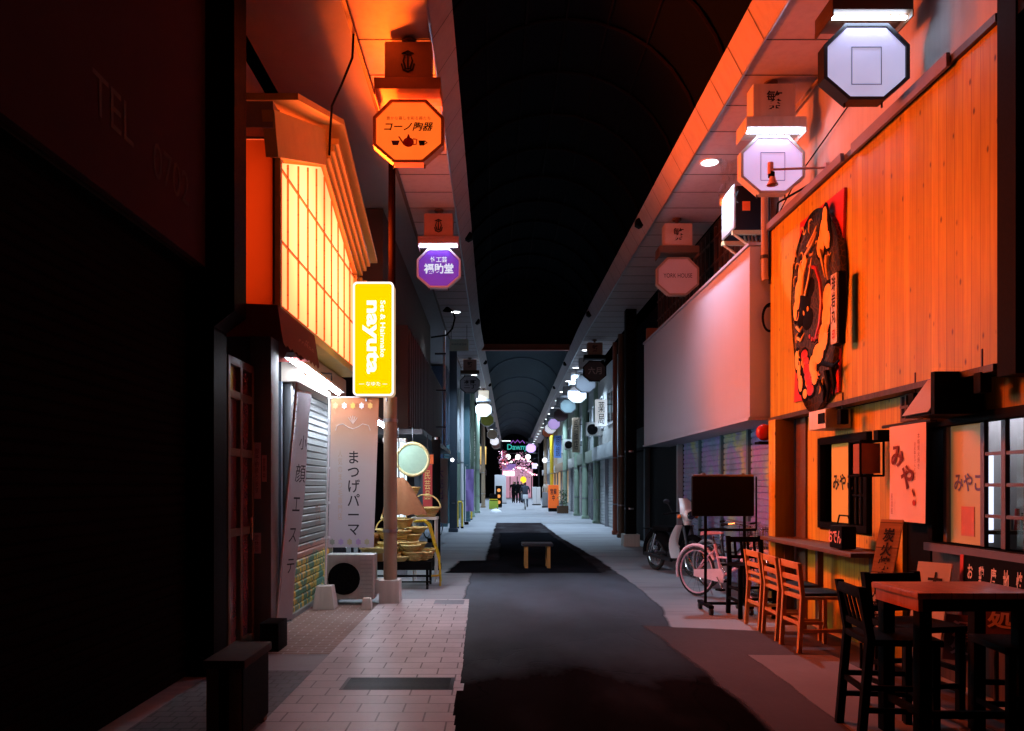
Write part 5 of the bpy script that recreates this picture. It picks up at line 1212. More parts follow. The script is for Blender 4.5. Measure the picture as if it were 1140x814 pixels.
b = MB('black'); b.box(2.42, 2.92, 4.34, 4.37, .2, .24); b.box(2.375, 2.405, 4.4, 4.72, .2, .24); b.build('stretcher', tt_)
sbm = thing('street_stool', 'small low stool with dark top and brown legs alone on the road', 'stool', (.78, 14.2, .008))
b = MB('dkmetal'); b.box(.5, 1.06, 13.98, 14.42, .4, .45, .01); b.build('seat', sbm)
for x, y in ((.58, 14.03), (.98, 14.03), (.58, 14.37), (.98, 14.37)):
    b = MB(mat('stool_leg', (.3, .15, .04), .5)); b.box(x - .03, x + .03, y - .03, y + .03, .008, .4); b.build('leg', sbm)

# ------------------------------------------------------------------ signs in front of the restaurant
od = thing('oden_lantern', 'black box lantern with pink brush lettering on the counter end', 'lantern', (3.2, 7.1, .92))
b = MB('black'); b.box(3.12, 3.26, 7.02, 7.28, .92, 1.13, .02); bb = b.build('body', od)
text('おでん', mat('pink_letter', (.7, .36, .34), .7), 'lettering', bb, (3.117, 7.15, 1.03), -Y, Z, .26, .12, bold=.02)
b = MB('black'); b.tube([(3.2, 7.02, 1.14), (3.2, 7.06, 1.22), (3.2, 7.24, 1.22), (3.2, 7.28, 1.14)], .008, 6); b.build('handle', od)
def leaning(name, label, x, y, w, h, m, tilt, yaw, z0=.02, cat='sign board'):
    t = thing(name, label, cat, (x, y, z0)); ux = Vector((math.cos(yaw), math.sin(yaw), 0)); n = Vector((math.sin(yaw), -math.cos(yaw), 0))
    up = (Z + ux * tilt[0] - n * tilt[1]).normalized(); o = Vector((x, y, z0)); nn = ux.cross(up).normalized()
    b = MB(m); b.prism([(-w/2, 0), (w/2, 0), (w/2, h), (-w/2, h)], o, ux, up, .02); bd = b.build('board', t)
    return t, bd, (lambda a, c: o + ux * a + up * c), ux, up
t, bd, P2, ux, up = leaning('wooden_sign', 'narrow leaning wooden sign with dark brush writing beside the entrance', 3.02, 6.3, .17, 1.02, 'woodx', (.16, .05), R(-50), .22)
text('炭火焼き鳥本日', 'ink', 'lettering', bd, P2(0, .55), ux, up, .09, .8, vert=True, off=.004, bold=.03)
b = MB('paper'); b.prism([(-.07, .02), (.07, .02), (.07, .42), (-.07, .42)], P2(0, 0), ux, up, -.003); pz = b.build('paper_sheet', bd)
text('お品書', 'ink', 'lettering', pz, P2(0, .22), ux, up, .06, .3, vert=True, off=.008)
b = MB('black'); b.cyl(P2(-.06, 0), P2(-.06, 0) - Z * .21, .012); b.cyl(P2(.06, 0), P2(.06, 0) - Z * .21, .012); b.build('foot', t)
t, bd, P2, ux, up = leaning('white_sign', 'pale standing sign with large black lettering and blue drawing behind the table', 3.12, 5.75, .24, .82, 'paper', (.1, .1), R(-55), .12)
text('大分', 'ink', 'lettering', bd, P2(.02, .6), ux, up, .11, .3, vert=True, off=.004, bold=.03)
b = MB(mat('blue_wash', (.25, .35, .5), .8)); b.prism([(-.09, .3), (-.03, .32), (-.02, .62), (-.07, .6)], P2(0, 0), ux, up, -.003); b.prism([(-.09, .05), (.05, .04), (.06, .2), (-.08, .22)], P2(0, 0), ux, up, -.003); b.build('drawing', bd)
b = MB('black'); b.cyl(P2(-.09, 0), P2(-.09, 0) - Z * .11, .012); b.cyl(P2(.09, 0), P2(.09, 0) - Z * .11, .012); b.build('foot', t)
t, bd, P2, ux, up = leaning('menu_board', 'black menu board with pale handwritten columns under the large window', 3.36, 5.25, .8, .5, 'black', (0, .03), R(-90), .5)
for k, s_ in enumerate(('おでん', '鶏天', '唐揚げ', '地酒', '焼酎')): text(s_, 'paper', 'lettering', bd, P2(-.28 + k * .13, .27), ux, up, .06, .34, vert=True, off=.004, bold=.02)
b = MB('redcloth'); b.prism([(-.4, 0), (-.36, 0), (-.36, .5), (-.4, .5)], P2(0, 0), ux, up, -.004); b.build('red_edge', bd)
b = MB('dkwood'); b.prism([(-.4, -.48), (-.34, -.48), (-.34, 0), (-.4, 0)], P2(0, 0), ux, up, .03); b.prism([(.34, -.48), (.4, -.48), (.4, 0), (.34, 0)], P2(0, 0), ux, up, .03); b.build('leg', t)
for k, (x, y, z, lb_) in enumerate(((3.05, 5.1, .35, 'dark printed cloth panel lowest behind the foreground table'), (3.2, 4.95, .55, 'dark printed cloth panel upper right behind the foreground table'))):
    t, bd, P2, ux, up = leaning('printed_panel', lb_, x, y, .22, .3, mat('printed_cloth', (.16, .06, .06), .8), (.05, .15), R(-40), z, 'panel')
    text('酒\n処', 'pinkpaper', 'lettering', bd, P2(0, .15), ux, up, .14, .22, off=.004, bold=.03)
    b = MB('brown'); b.cyl(P2(0, 0) + Vector((0, .03, 0)), P2(0, 0) + Vector((0, .03, -z)), .015); b.build('stake', t)

# ------------------------------------------------------------------ display stand
dsn = thing('display_stand', 'black rolling display stand with dark screen before the pink bicycle', 'display stand', (2.72, 9.25, 0))
b = MB(mat('screen_black', (.004, .004, .005), .5, spec=.08)); b.box(2.33, 3.07, 9.2, 9.26, 1.13, 1.61, .03); sc_ = b.build('screen', dsn)
b = MB('steel'); b.box(2.34, 3.06, 9.195, 9.265, 1.6, 1.625, .01); b.box(2.45, 2.49, 9.19, 9.27, 1.615, 1.64); b.box(2.91, 2.95, 9.19, 9.27, 1.615, 1.64); b.build('top_clip', sc_)
b = MB('black'); b.cyl((2.5, 9.24, .08), (2.5, 9.24, 1.14), .018); b.build('post', dsn)
b = MB('black'); b.cyl((2.96, 9.24, .08), (2.96, 9.24, 1.14), .018); b.build('post', dsn)
b = MB('black'); b.cyl((2.42, 9.24, .97), (3.1, 9.24, .97), .016); b.cyl((2.5, 9.24, .1), (2.96, 9.24, .1), .018); b.cyl((3.1, 9.24, .97), (3.1, 9.24, 1.6), .01); b.build('crossbar', dsn)
for x in (2.5, 2.96):
    b = MB('black'); b.box(x - .03, x + .03, 8.98, 9.5, .075, .11, .006); bf = b.build('base', dsn)
    for y in (9.0, 9.48): b = MB('rubber'); b.cyl((x - .02, y, .04), (x + .02, y, .04), .04, seg=14); b.build('caster', bf)

# ------------------------------------------------------------------ bicycles
def circ(c, r, n=28): return [(c[0] + math.cos(2*math.pi*k/n)*r, c[1], c[2] + math.sin(2*math.pi*k/n)*r) for k in range(n)]
def bicycle(label, fm, guard, rim='chrome', group=None):
    t = thing('bicycle', label, 'bicycle', (0, 0, 0), group); Rr = .33; rear, front = (-.52, 0, Rr), (.54, 0, Rr)   # x forward
    for c in (rear, front):
        b = MB('rubber'); b.tube(circ(c, Rr - .018), .018, 7, True); w = b.build('wheel', t)
        b = MB(rim); b.tube(circ(c, Rr - .04), .012, 6, True); b.build('rim', w)
        b = MB('chrome'); b.cyl((c[0], -.04, c[2]), (c[0], .04, c[2]), .02, seg=8)
        for k in range(14):
            a = 2 * math.pi * k / 14; b.cyl((c[0], .02 * (-1)**k, c[2]), (c[0] + math.cos(a)*(Rr-.045), 0, c[2] + math.sin(a)*(Rr-.045)), .0025, seg=4)
        b.build('spokes', w)
        b = MB(guard); pts = [(c[0] + math.cos(R(a))*(Rr+.03), 0, c[2] + math.sin(R(a))*(Rr+.03)) for a in (range(30, 200, 14) if c is rear else range(20, 150, 14))]
        b.tube(pts, .022, 6); b.build('mudguard', t)
    b = MB(fm); bb_ = (-.08, 0, .3); hd_ = (.4, 0, .86); hd2 = (.44, 0, .68)
    b.tube([hd2, (.2, 0, .46), (0, 0, .34), bb_], .02, 8); b.tube([hd_, hd2], .022, 8); b.tube([bb_, (-.2, 0, .72)], .018, 8); b.tube([(.42, 0, .76), (.15, 0, .56), (-.15, 0, .55)], .014, 8)
    for s_ in (-.045, .045): b.tube([bb_, (-.3, s_, .31), rear], .012, 6); b.tube([(-.18, 0, .66), (-.35, s_, .5), rear], .01, 6); b.tube([hd2, (.46, s_, .62), (.5, s_, .45), front], .012, 6)
    b.build('frame', t)
    b = MB('chrome'); b.tube([hd_, (.38, 0, .98)], .014, 8); b.tube([(.22, -.27, 1.0), (.34, -.24, 1.02), (.38, -.08, .99), (.38, .08, .99), (.34, .24, 1.02), (.22, .27, 1.0)], .012, 8); hb_ = b.build('handlebar', t)
    for s_ in (-1, 1): b = MB('black'); b.cyl((.16, .275*s_, .995), (.26, .262*s_, 1.008), .017); b.build('grip', hb_)
    b = MB('chrome'); b.cyl((-.2, 0, .7), (-.23, 0, .82), .013); b.build('seat_post', t)
    b = MB(mat('saddle_pink', (.35, .12, .13), .5) if fm == 'pink' else 'black'); b.mesh([(-.36, -.1, .83), (-.36, .1, .83), (-.2, .09, .85), (-.06, .02, .86), (-.06, -.02, .86), (-.2, -.09, .85), (-.35, -.1, .88), (-.35, .1, .88), (-.2, .07, .89), (-.05, .015, .88), (-.05, -.015, .88), (-.2, -.07, .89)], [(0,1,2,3,4,5), (11,10,9,8,7,6), (0,6,7,1), (1,7,8,2), (2,8,9,3), (3,9,10,4), (4,10,11,5), (5,11,6,0)]); b.build('saddle', t)
    b = MB(guard); b.prism([(-.42, -.05), (.08, -.09), (.1, .02), (.05, .09), (-.42, .04)], (-.1, -.055, .32), X, Z, .02); b.build('chain_guard', t)
    b = MB('chrome'); b.cyl((-.08, -.09, .3), (.02, -.1, .16), .01); b.cyl((-.08, .09, .3), (-.18, .1, .44), .01); b.use('black'); b.box(-.02, .07, -.19, -.1, .14, .165); b.box(-.23, -.14, .1, .19, .43, .455); b.build('pedal', t)
    b = MB('chrome'); bx0, bx1, z0, z1 = .44, .72, .72, .96
    for z in (z0, (z0+z1)/2, z1): b.tube([(bx0, -.17, z), (bx1, -.19, z), (bx1, .19, z), (bx0, .17, z)], .005, 4, True)
    for k in range(8):
        y = -.18 + .36 * k / 7; b.cyl((bx1, y, z0), (bx1, y, z1), .004, seg=4); b.cyl((bx0, y*.93, z0), (bx0, y*.93, z1), .004, seg=4); b.cyl((bx0, y*.93, z0), (bx1, y, z0), .004, seg=4)
    for k in range(6):
        x = bx0 + (bx1 - bx0) * k / 5; b.cyl((x, -.18, z0), (x, -.18, z1), .004, seg=4); b.cyl((x, .18, z0), (x, .18, z1), .004, seg=4)
    b.build('basket', t)
    b = MB('chrome'); b.tube([(-.48, .05, .3), (-.42, .12, .16), (-.38, .16, .01)], .009, 6); b.build('kickstand', t)
    b = MB('chrome'); b.tube([(-.52, -.06, .62), (-.3, -.06, .64), (-.3, .06, .64), (-.62, .06, .62), (-.66, 0, .62), (-.62, -.06, .62)], .007, 5); b.build('rack', t)
    return t
bk = bicycle('pink city bicycle with pale chain guard parked behind the display stand', 'pink', mat('pale_pink', (.8, .6, .68), .4), 'pink')
bk.location = (3.02, 10.15, 0); bk.rotation_euler.z = R(-58); bk.rotation_euler.x = 0
bk2 = bicycle('dark bicycle with pale mudguard parked closest to the blue shutters', 'dkmetal', 'grey')
bk2.location = (3.32, 11.0, 0); bk2.rotation_euler.z = R(-70)

def cub():
    t = thing('motor_scooter', 'black and white motor scooter parked by the dark doorway', 'motor scooter', (0, 0, 0)); Rr = .3; rear, front = (-.6, 0, Rr), (.6, 0, Rr)
    for c in (rear, front):
        b = MB('rubber'); b.tube(circ(c, Rr - .03), .035, 8, True); w = b.build('wheel', t)
        b = MB('chrome'); b.tube(circ(c, Rr - .065), .016, 6, True); b.cyl((c[0], -.06, c[2]), (c[0], .06, c[2]), .06, seg=14)
        for k in range(16):
            a = 2 * math.pi * k / 16; b.cyl((c[0], .03 * (-1)**k, c[2]), (c[0] + math.cos(a)*(Rr-.07), 0, c[2] + math.sin(a)*(Rr-.07)), .004, seg=4)
        b.build('rim', w)
    b = MB('black'); pts = [(front[0] + math.cos(R(a))*.35, 0, front[2] + math.sin(R(a))*.35) for a in range(15, 175, 16)]; b.tube(pts, .05, 8); b.build('front_fender', t)
    b = MB('black'); pts = [(rear[0] + math.cos(R(a))*.35, 0, rear[2] + math.sin(R(a))*.35) for a in range(40, 195, 15)]; b.tube(pts, .06, 8); b.build('rear_fender', t)
    for s_ in (-.07, .07):
        b = MB('dkmetal'); b.tube([(.42, s_, .82), (.5, s_, .6), (.6, s_, .3)], .025, 8); b.build('fork', t)
        b = MB('dkmetal'); b.tube([(-.1, s_, .34), (-.35, s_, .34), rear], .025, 8); b.build('swing_arm', t)
        b = MB('chrome'); b.tube([(-.42, s_*1.6, .66), (-.58, s_*1.6, .34)], .03, 8); b.build('shock_absorber', t)
    b = MB('cream')   # leg shield, curved sheet either side
    for s_ in (-1, 1):
        vs = []
        for i in range(8):
            f = i / 7; z = .84 - .56 * f; x = .4 - .16 * f - .05 * math.sin(f * 3.1)
            for j in range(4): y = s_ * (.03 + (.09 + .1 * math.sin(.5 + f * 2.2)) * j / 3); vs.append((x - .05 * (j / 3) ** 2, y, z))
        b.mesh(vs, [(i*4+j, i*4+j+1, (i+1)*4+j+1, (i+1)*4+j) for i in range(7) for j in range(3)])
    b.build('leg_shield', t)
    b = MB('black'); b.tube([(.4, 0, .84), (.25, 0, .55), (.05, 0, .44), (-.15, 0, .46), (-.35, 0, .6), (-.6, 0, .62)], [.07, .075, .08, .1, .11, .07], 10); b.build('body', t)
    b = MB('dkmetal'); b.ball((.05, 0, .32), .14, (1.3, .8, .8)); b.cyl((.1, -.1, .24), (-.75, -.13, .28), .035); b.build('engine', t)
    b = MB('black'); b.box(-.5, .02, -.13, .13, .7, .79, .035); b.build('seat', t)
    b = MB('chrome'); b.box(-.85, -.45, -.12, .12, .72, .735); b.build('rack', t)
    b = MB('cream'); b.tube([(.44, 0, .84), (.42, 0, 1.0)], [.06, .09], 10); b.ball((.46, 0, 1.0), .1, (1.1, 1.1, 1.05)); b.build('headlight_shell', t)
    b = MB('glass'); b.cyl((.53, 0, 1.0), (.572, 0, 1.0), .075, .06, 16); b.build('headlight', t)
    b = MB('black'); b.tube([(.22, -.33, 1.02), (.36, -.2, 1.04), (.4, 0, 1.04), (.36, .2, 1.04), (.22, .33, 1.02)], .016, 8); hb_ = b.build('handlebar', t)
    b = MB('cream'); vs = []
    for i in range(7):
        f = i / 6; z = 1.02 + .26 * f; x = .5 - .16 * f * f
        for j in range(5): vs.append((x - .05 * ((j - 2) / 2) ** 2, (.15 - .07 * f * f) * (j - 2) / 2, z))
    b.mesh(vs, [(i*5+j, i*5+j+1, (i+1)*5+j+1, (i+1)*5+j) for i in range(6) for j in range(4)]); b.build('windshield', t)
    for s_ in (-1, 1):
        b = MB('dkmetal'); b.tube([(.33, s_*.22, 1.04), (.32, s_*.27, 1.15), (.3, s_*.3, 1.2)], .007, 6); b.ball((.29, s_*.31, 1.23), .05, (.3, 1.2, .8)); b.build('mirror', t)
        b = MB('orange'); b.ball((.44, s_*.16, .98), .035); b.build('indicator', t)
    return t
cb_ = cub(); cb_.location = (3.05, 13.27, 0); cb_.rotation_euler.z = R(-72)

# ------------------------------------------------------------------ small things far along the street
def yellow_bar(lb_, x, y):
    t = thing('yellow_barrier', lb_, 'barrier', (x, y, 0), 'yellow barriers by the left columns')
    b = MB('yellow'); b.tube([(x - .08, y, 0), (x - .08, y, .85), (x - .05, y, .92), (x + .05, y, .92), (x + .08, y, .85), (x + .08, y, 0)], .035, 8); b.build('hoop', t)
    b = MB('black'); b.cyl((x - .08, y, .0), (x - .08, y, .06), .05); b.cyl((x + .08, y, 0), (x + .08, y, .06), .05); b.build('foot', t)
yellow_bar('nearer of two yellow hoop barriers right of the slate column', -1.18, 27.0); yellow_bar('farther yellow hoop barrier behind the purple flag', -1.05, 33.5)
pf = thing('purple_flag', 'narrow purple vertical flag on a pole on the left pavement', 'flag', (-.95, 29.6, 0))
b = MB('white'); b.cyl((-1.08, 29.6, 0), (-1.08, 29.6, 2.2), .015); b.build('pole', pf)
b = MB('purple'); b.mesh([(-1.07 + .3 * i / 4, 29.6 + .05 * math.sin(i * 1.3 + j), .5 + 1.6 * j / 8) for j in range(9) for i in range(5)], [(j*5+i, j*5+i+1, (j+1)*5+i+1, (j+1)*5+i) for j in range(8) for i in range(4)]); b.build('cloth', pf)
b = MB('black'); b.cyl((-1.08, 29.6, 0), (-1.08, 29.6, .1), .12); b.build('base', pf)
x, y = -.18 + .5, 52
ms = thing('menu_sign', 'black upright sign with three orange discs far on the left', 'sign', (x, y, 0))
b = MB('black'); b.box(x - .22, x + .22, y, y + .12, .05, 1.45, .02); b.build('panel', ms)
for k in range(3): b = MB(emis('disc_orange', (1., .4, .12), .9)); b.cyl((x, y - .01, .35 + k * .4), (x, y - .004, .35 + k * .4), .12, seg=20); b.build('disc', ms)
b = MB('dkmetal'); b.box(x - .2, x + .2, y - .1, y + .22, 0, .05); b.build('base', ms)
x, y = -.45 + .45, 47
gb = thing('green_crate_stack', 'black and lime green boxed display on the left pavement', 'display box', (x, y, 0))
b = MB(mat('lime', (.35, .45, .05), .5)); b.box(x - .3, x + .25, y, y + .4, .05, .55, .02); b.build('lower_box', gb); b = MB('black'); b.box(x - .28, x + .22, y, y + .38, .55, .95, .02); b.build('upper_box', gb)
b = MB('yellow'); b.box(x - .285, x + .225, y - .008, y, .6, .66); b.build('stripe', gb)
x, y = .05, 43
b = MB('white'); b.lathe([(.32, 0), (.3, .06), (.2, .14), (.08, .18), (0, .185)], (x + .05, y, .004), 20); o = b.build('white_dome', loc=(x + .05, y, 0)); tag(o, 'low white dome weight lying on the pavement far left', 'weight')
b = MB('steel'); b.tube([(x, y, .17), (x + .02, y, .24), (x + .08, y, .24), (x + .1, y, .17)], .012, 6); b.build('handle', o)
x, y = .5, 62
wsn = thing('white_kiosk', 'tall white panel stand near the crowd on the left', 'stand', (x, y, 0)); b = MB('white'); b.box(x - .45, x + .45, y, y + .4, .1, 2.3, .02); b.build('panel', wsn); b = MB('grey'); b.box(x - .5, x + .5, y - .05, y + .45, 0, .1); b.build('base', wsn)
x, y = 3.35, 44
ob = thing('orange_sign', 'orange standing sign on black foot on the right pavement', 'sign', (x, y, 0))
b = MB(litface('orange_sign_face', (.85, .14, .02), .35)); b.box(x - .3, x + .3, y, y + .15, .2, 1.5, .03); f = b.build('panel', ob); b = MB('black'); b.box(x - .28, x + .24, y - .05, y + .25, 0, .2); b.build('foot', ob)
text('営業\n中', 'ink', 'lettering', f, (x, y, .95), X, Z, .36, .7, off=.006, bold=.02)
x, y = 3.6, 41
pl = thing('plant_pot', 'dark leafy plant in a slatted wooden box on the right pavement', 'plant', (x, y, 0))
b = MB('brown')
for k in range(6): b.box(x - .3 + k * .1, x - .23 + k * .1, y - .2, y - .18, .02, .42)
b.box(x - .29, x + .29, y - .17, y + .2, .03, .4); b.build('wooden_box', pl)
b = MB('leaf')
for k in range(140):
    p = Vector((x + random.gauss(0, .15), y + random.gauss(0, .12), .45 + random.random() * .75)); d = Vector((random.uniform(-1, 1), random.uniform(-1, 1), random.uniform(-.2, 1))).normalized() * .13; s_ = Vector((random.uniform(-1, 1), random.uniform(-1, 1), 0)).normalized() * .04
    b.face([p, p + d * .5 + s_, p + d, p + d * .5 - s_])
b.build('foliage', pl); b = MB('brown'); b.cyl((x, y, .4), (x + .03, y, 1.0), .02, .01); b.build('stem', pl)
for k, (x, y, w, h, lb_, m) in enumerate(((3.15, 58, .3, 1.35, 'white cabinet on the right pavement far ahead', 'white'), (3.45, 52, .22, 1.0, 'small grey cabinet on the right pavement', 'grey'))):
    t = thing('street_cabinet', lb_, 'cabinet', (x, y, 0)); b = MB(m); b.box(x - w, x + w, y, y + .4, .08, h, .02); b.build('body', t); b = MB('dkmetal'); b.box(x - w - .03, x + w + .03, y - .03, y + .43, 0, .08); b.build('plinth', t); b = MB('grey'); b.box(x - .008, x + .008, y - .006, y, .12, h - .05); b.build('door_joint', t)

# clutter on the far facades
def blade(lb_, x, y, z0, h, w, m, side, txt=None):
    x += bend(y); t = thing('blade_sign', lb_, 'sign', (x, y, z0), 'blade signs on the far facades'); b = MB(m); b.box(x - w/2, x + w/2, y, y + .14, z0, z0 + h, .015); f = b.build('panel', t)
    for z in (z0 + h * .2, z0 + h * .8): b = MB('dkmetal'); b.box(x + side * w/2, x + side * (w/2 + .5), y + .05, y + .09, z, z + .04); b.build('bracket', t)
    if txt: text(txt, 'ink', 'lettering', f, (x, y - .006, z0 + h/2), X, Z, w * .55, h * .85, vert=True)
blade('white blade sign on the framed window building right of the brown columns', 3.55, 26.5, 3.5, .9, .4, litface('blade_white', (.8, .85, .9), .5), 1, '薬局')
blade('tall tan blade sign behind the pale green columns', 3.5, 36, 3.0, 1.6, .35, 'beige', 1, '呉服店')
blade('blue blade sign high on the far right facade', 3.45, 49, 3.2, 1.4, .45, mat('blade_blue', (.1, .2, .5), .5), 1, '眼鏡')
blade('pale blade sign far along the left facade', -1.5, 44, 3.0, 1.5, .4, litface('blade_pale', (.7, .75, .7), .35), -1, '茶舗')
blade('amber blade sign far along the left facade', -1.5, 57, 3.0, 1.3, .45, litface('blade_amber', (.8, .45, .12), .5), -1, '酒')
for x, y, z, lb_ in ((3.6, 29.2, 3.3, 'grey wall mounted air conditioner beside the first pale green column'), (3.55, 40.3, 3.3, 'grey wall mounted air conditioner past the third green column')):
    ac_unit('air_conditioner', lb_, x + bend(y) - .3, x + bend(y) + .3, y, y + .3, z, z + .55)
fb = thing('white_banner', 'white vertical banner on a pole behind the slender black column', 'banner', (-1.75, 20.5, 0)); b = MB('white'); b.cyl((-1.62, 20.5, 0), (-1.62, 20.5, 2.3), .015); b.build('pole', fb)
b = MB('paper'); b.mesh([(-1.63 + .42 * i / 4, 20.5 + .04 * math.sin(i * 1.4 + j * .5), .5 + 1.7 * j / 8) for j in range(9) for i in range(5)], [(j*5+i, j*5+i+1, (j+1)*5+i+1, (j+1)*5+i) for j in range(8) for i in range(4)]); c_ = b.build('cloth', fb); text('大売出し', 'purple', 'lettering', c_, (-1.42, 20.44, 1.4), X, Z, .2, 1.1, vert=True)
b = MB('black'); b.cyl((-1.62, 20.5, 0), (-1.62, 20.5, .1), .13); b.build('base', fb)
b3 = bicycle('dark bicycle parked by the slate column on the left', 'dkmetal', 'grey'); b3.location = (-1.75, 22.5, .0); b3.rotation_euler.z = R(75)
t = thing('wall_lamp', 'small bright lamp low on the left facade beside the slate column', 'lamp', (-1.3, 23.4, 2.2)); b = MB(emis('small_lamp', (.85, .9, 1.), 12)); b.ball((-1.25, 23.4, 2.25), .05); b.build('bulb', t); b = MB('dkmetal'); b.tube([(-1.25, 23.4, 2.3), (-1.25, 23.4, 2.36), (-1.5, 23.4, 2.38)], .015, 6); b.build('arm', t)

# ------------------------------------------------------------------ people
def person(label, loc, rz, joints, radii, top='jacket', legs='denim', hair=(.02, .015, .012), group=None, hem=.9, sc=1.):
    """joints: name -> (parent, xyz); one skinned body"""
    names = list(joints); me = bpy.data.meshes.new('person'); idx = {n: i for i, n in enumerate(names)}
    me.from_pydata([joints[n][1] for n in names], [(idx[n], idx[joints[n][0]]) for n in names if joints[n][0]], [])
    ob = bpy.data.objects.new('person', me); C.objects.link(ob)
    md = ob.modifiers.new('s', 'SKIN'); md.use_smooth_shade = True
    for n in names:
        v = me.skin_vertices[0].data[idx[n]]; v.radius = radii.get(n, (.05, .05)); v.use_root = (n == 'pelvis')
    sd_ = ob.modifiers.new('u', 'SUBSURF'); sd_.levels = 1; sd_.render_levels = 1
    dgp = bpy.context.evaluated_depsgraph_get(); m2 = bpy.data.meshes.new_from_object(ob.evaluated_get(dgp)); bpy.data.objects.remove(ob); bpy.data.meshes.remove(me)
    hairm = mat('hair', hair, .6)
    for m in (M[top], M[legs], M['skin'], hairm, M['black']): m2.materials.append(m)
    hx, hy, hz = joints['head'][1]; legpts = [Vector(joints[n][1]) for n in names if n[:4] in ('hip_', 'knee', 'ankl')]; hands = [Vector(joints[n][1]) for n in names if n.startswith('hand')]; feet = [Vector(joints[n][1]) for n in names if n[:3] == 'toe' or n[:4] == 'ankl']
    for p in m2.polygons:
        c = p.center; i = 0
        if any((c - h).length < .09 for h in hands): i = 2
        elif c.z > hz - .12 and abs(c.x - hx) < .16 and abs(c.y - hy) < .2:
            i = 3 if (c.z > hz + .03 or c.y > hy + .02) else 2
        elif any((c - f).length < .1 for f in feet): i = 4
        elif c.z < hem: i = 1
        p.material_index = i; p.use_smooth = True
    m2.name = 'person'; o = bpy.data.objects.new('person', m2); C.objects.link(o); o.location = loc; o.rotation_euler.z = rz; o.scale = (sc,) * 3
    return tag(o, label, 'person', group)
def standing(stride=.12, arm=.1, bag=False):
    J = {'pelvis': (None, (0, 0, .93)), 'waist': ('pelvis', (0, 0, 1.08)), 'chest': ('waist', (0, 0, 1.3)), 'neck': ('chest', (0, .0, 1.47)), 'chin': ('neck', (0, -.02, 1.54)), 'head': ('chin', (0, -.02, 1.63)), 'crown': ('head', (0, 0, 1.7))}
    rd = {'pelvis': (.15, .11), 'waist': (.16, .12), 'chest': (.18, .13), 'neck': (.055, .06), 'chin': (.065, .075), 'head': (.08, .1), 'crown': (.06, .07)}
    for s_, q in ((-1, 'l'), (1, 'r')):
        d = stride * s_
        J.update({f'shoulder_{q}': ('chest', (.19*s_, 0, 1.4)), f'elbow_{q}': (f'shoulder_{q}', (.25*s_, .04 - arm*s_, 1.14)), f'wrist_{q}': (f'elbow_{q}', (.25*s_, -.05 - arm*1.6*s_, .92)), f'hand_{q}': (f'wrist_{q}', (.25*s_, -.07 - arm*1.7*s_, .84)),
                  f'hip_{q}': ('pelvis', (.1*s_, 0, .86)), f'knee_{q}': (f'hip_{q}', (.1*s_, -.03 + d*.5, .48)), f'ankle_{q}': (f'knee_{q}', (.1*s_, .02 + d, .08)), f'toe_{q}': (f'ankle_{q}', (.11*s_, -.14 + d, .035))})
        rd.update({f'shoulder_{q}': (.065, .065), f'elbow_{q}': (.045, .045), f'wrist_{q}': (.032, .034), f'hand_{q}': (.03, .045), f'hip_{q}': (.1, .1), f'knee_{q}': (.06, .065), f'ankle_{q}': (.045, .045), f'toe_{q}': (.045, .035)})
    return J, rd
J, rd = standing()
grp = 'people standing and walking at the far end'
for k, (x, y, rz, top, legs, lb_) in enumerate(((1.62, 65, .2, 'black', 'black', 'person in black at the left of the far crowd'), (1.98, 64, 3.0, 'black', 'black', 'person in black in the middle of the far crowd'), (2.3, 65.6, .5, 'black', 'jacket', 'person in black leaning right in the far crowd'), (1.85, 69, 2.6, 'jacket', 'black', 'person in dark blue behind the far crowd'), (4.15, 62, .3, 'paper', 'grey', 'person in pale clothes walking right of the rider'))):
    person(lb_, (x, y, .004), rz, J, rd, top, legs, group=grp, hem=.9, sc=1.06)
# rider on a bicycle heading away
cy = 47.5; cxp = 1.55 + .34
rb_ = bicycle('dark bicycle with a white rear box ridden down the middle of the street', 'dkmetal', 'white'); rb_.location = (cxp, cy, .004); rb_.rotation_euler.z = R(90)
b = MB('white'); b.box(-.72, -.4, -.16, .16, .66, .92, .02); o = b.build('rear_box', None); o.parent = rb_
JR = {'pelvis': (None, (0, 0, .96)), 'waist': ('pelvis', (0, -.04, 1.1)), 'chest': ('waist', (0, -.13, 1.3)), 'neck': ('chest', (0, -.17, 1.45)), 'chin': ('neck', (0, -.2, 1.52)), 'head': ('chin', (0, -.2, 1.6)), 'crown': ('head', (0, -.18, 1.67))}
rr_ = {k: v for k, v in rd.items()}
for s_, q in ((-1, 'l'), (1, 'r')):
    up_ = .14 if s_ > 0 else 0
    JR.update({f'shoulder_{q}': ('chest', (.19*s_, -.13, 1.39)), f'elbow_{q}': (f'shoulder_{q}', (.27*s_, -.26, 1.18)), f'wrist_{q}': (f'elbow_{q}', (.27*s_, -.42, 1.04)), f'hand_{q}': (f'wrist_{q}', (.26*s_, -.47, 1.02)),
               f'hip_{q}': ('pelvis', (.1*s_, -.02, .9)), f'knee_{q}': (f'hip_{q}', (.12*s_, -.34, .6 + up_)), f'ankle_{q}': (f'knee_{q}', (.13*s_, -.18, .24 + up_*1.6)), f'toe_{q}': (f'ankle_{q}', (.13*s_, -.32, .2 + up_*1.6))})
person('person in a dark jacket riding a bicycle away down the street', (cxp, cy - .22, .0), math.pi, JR, rr_, 'jacket', 'denim', hem=.92)

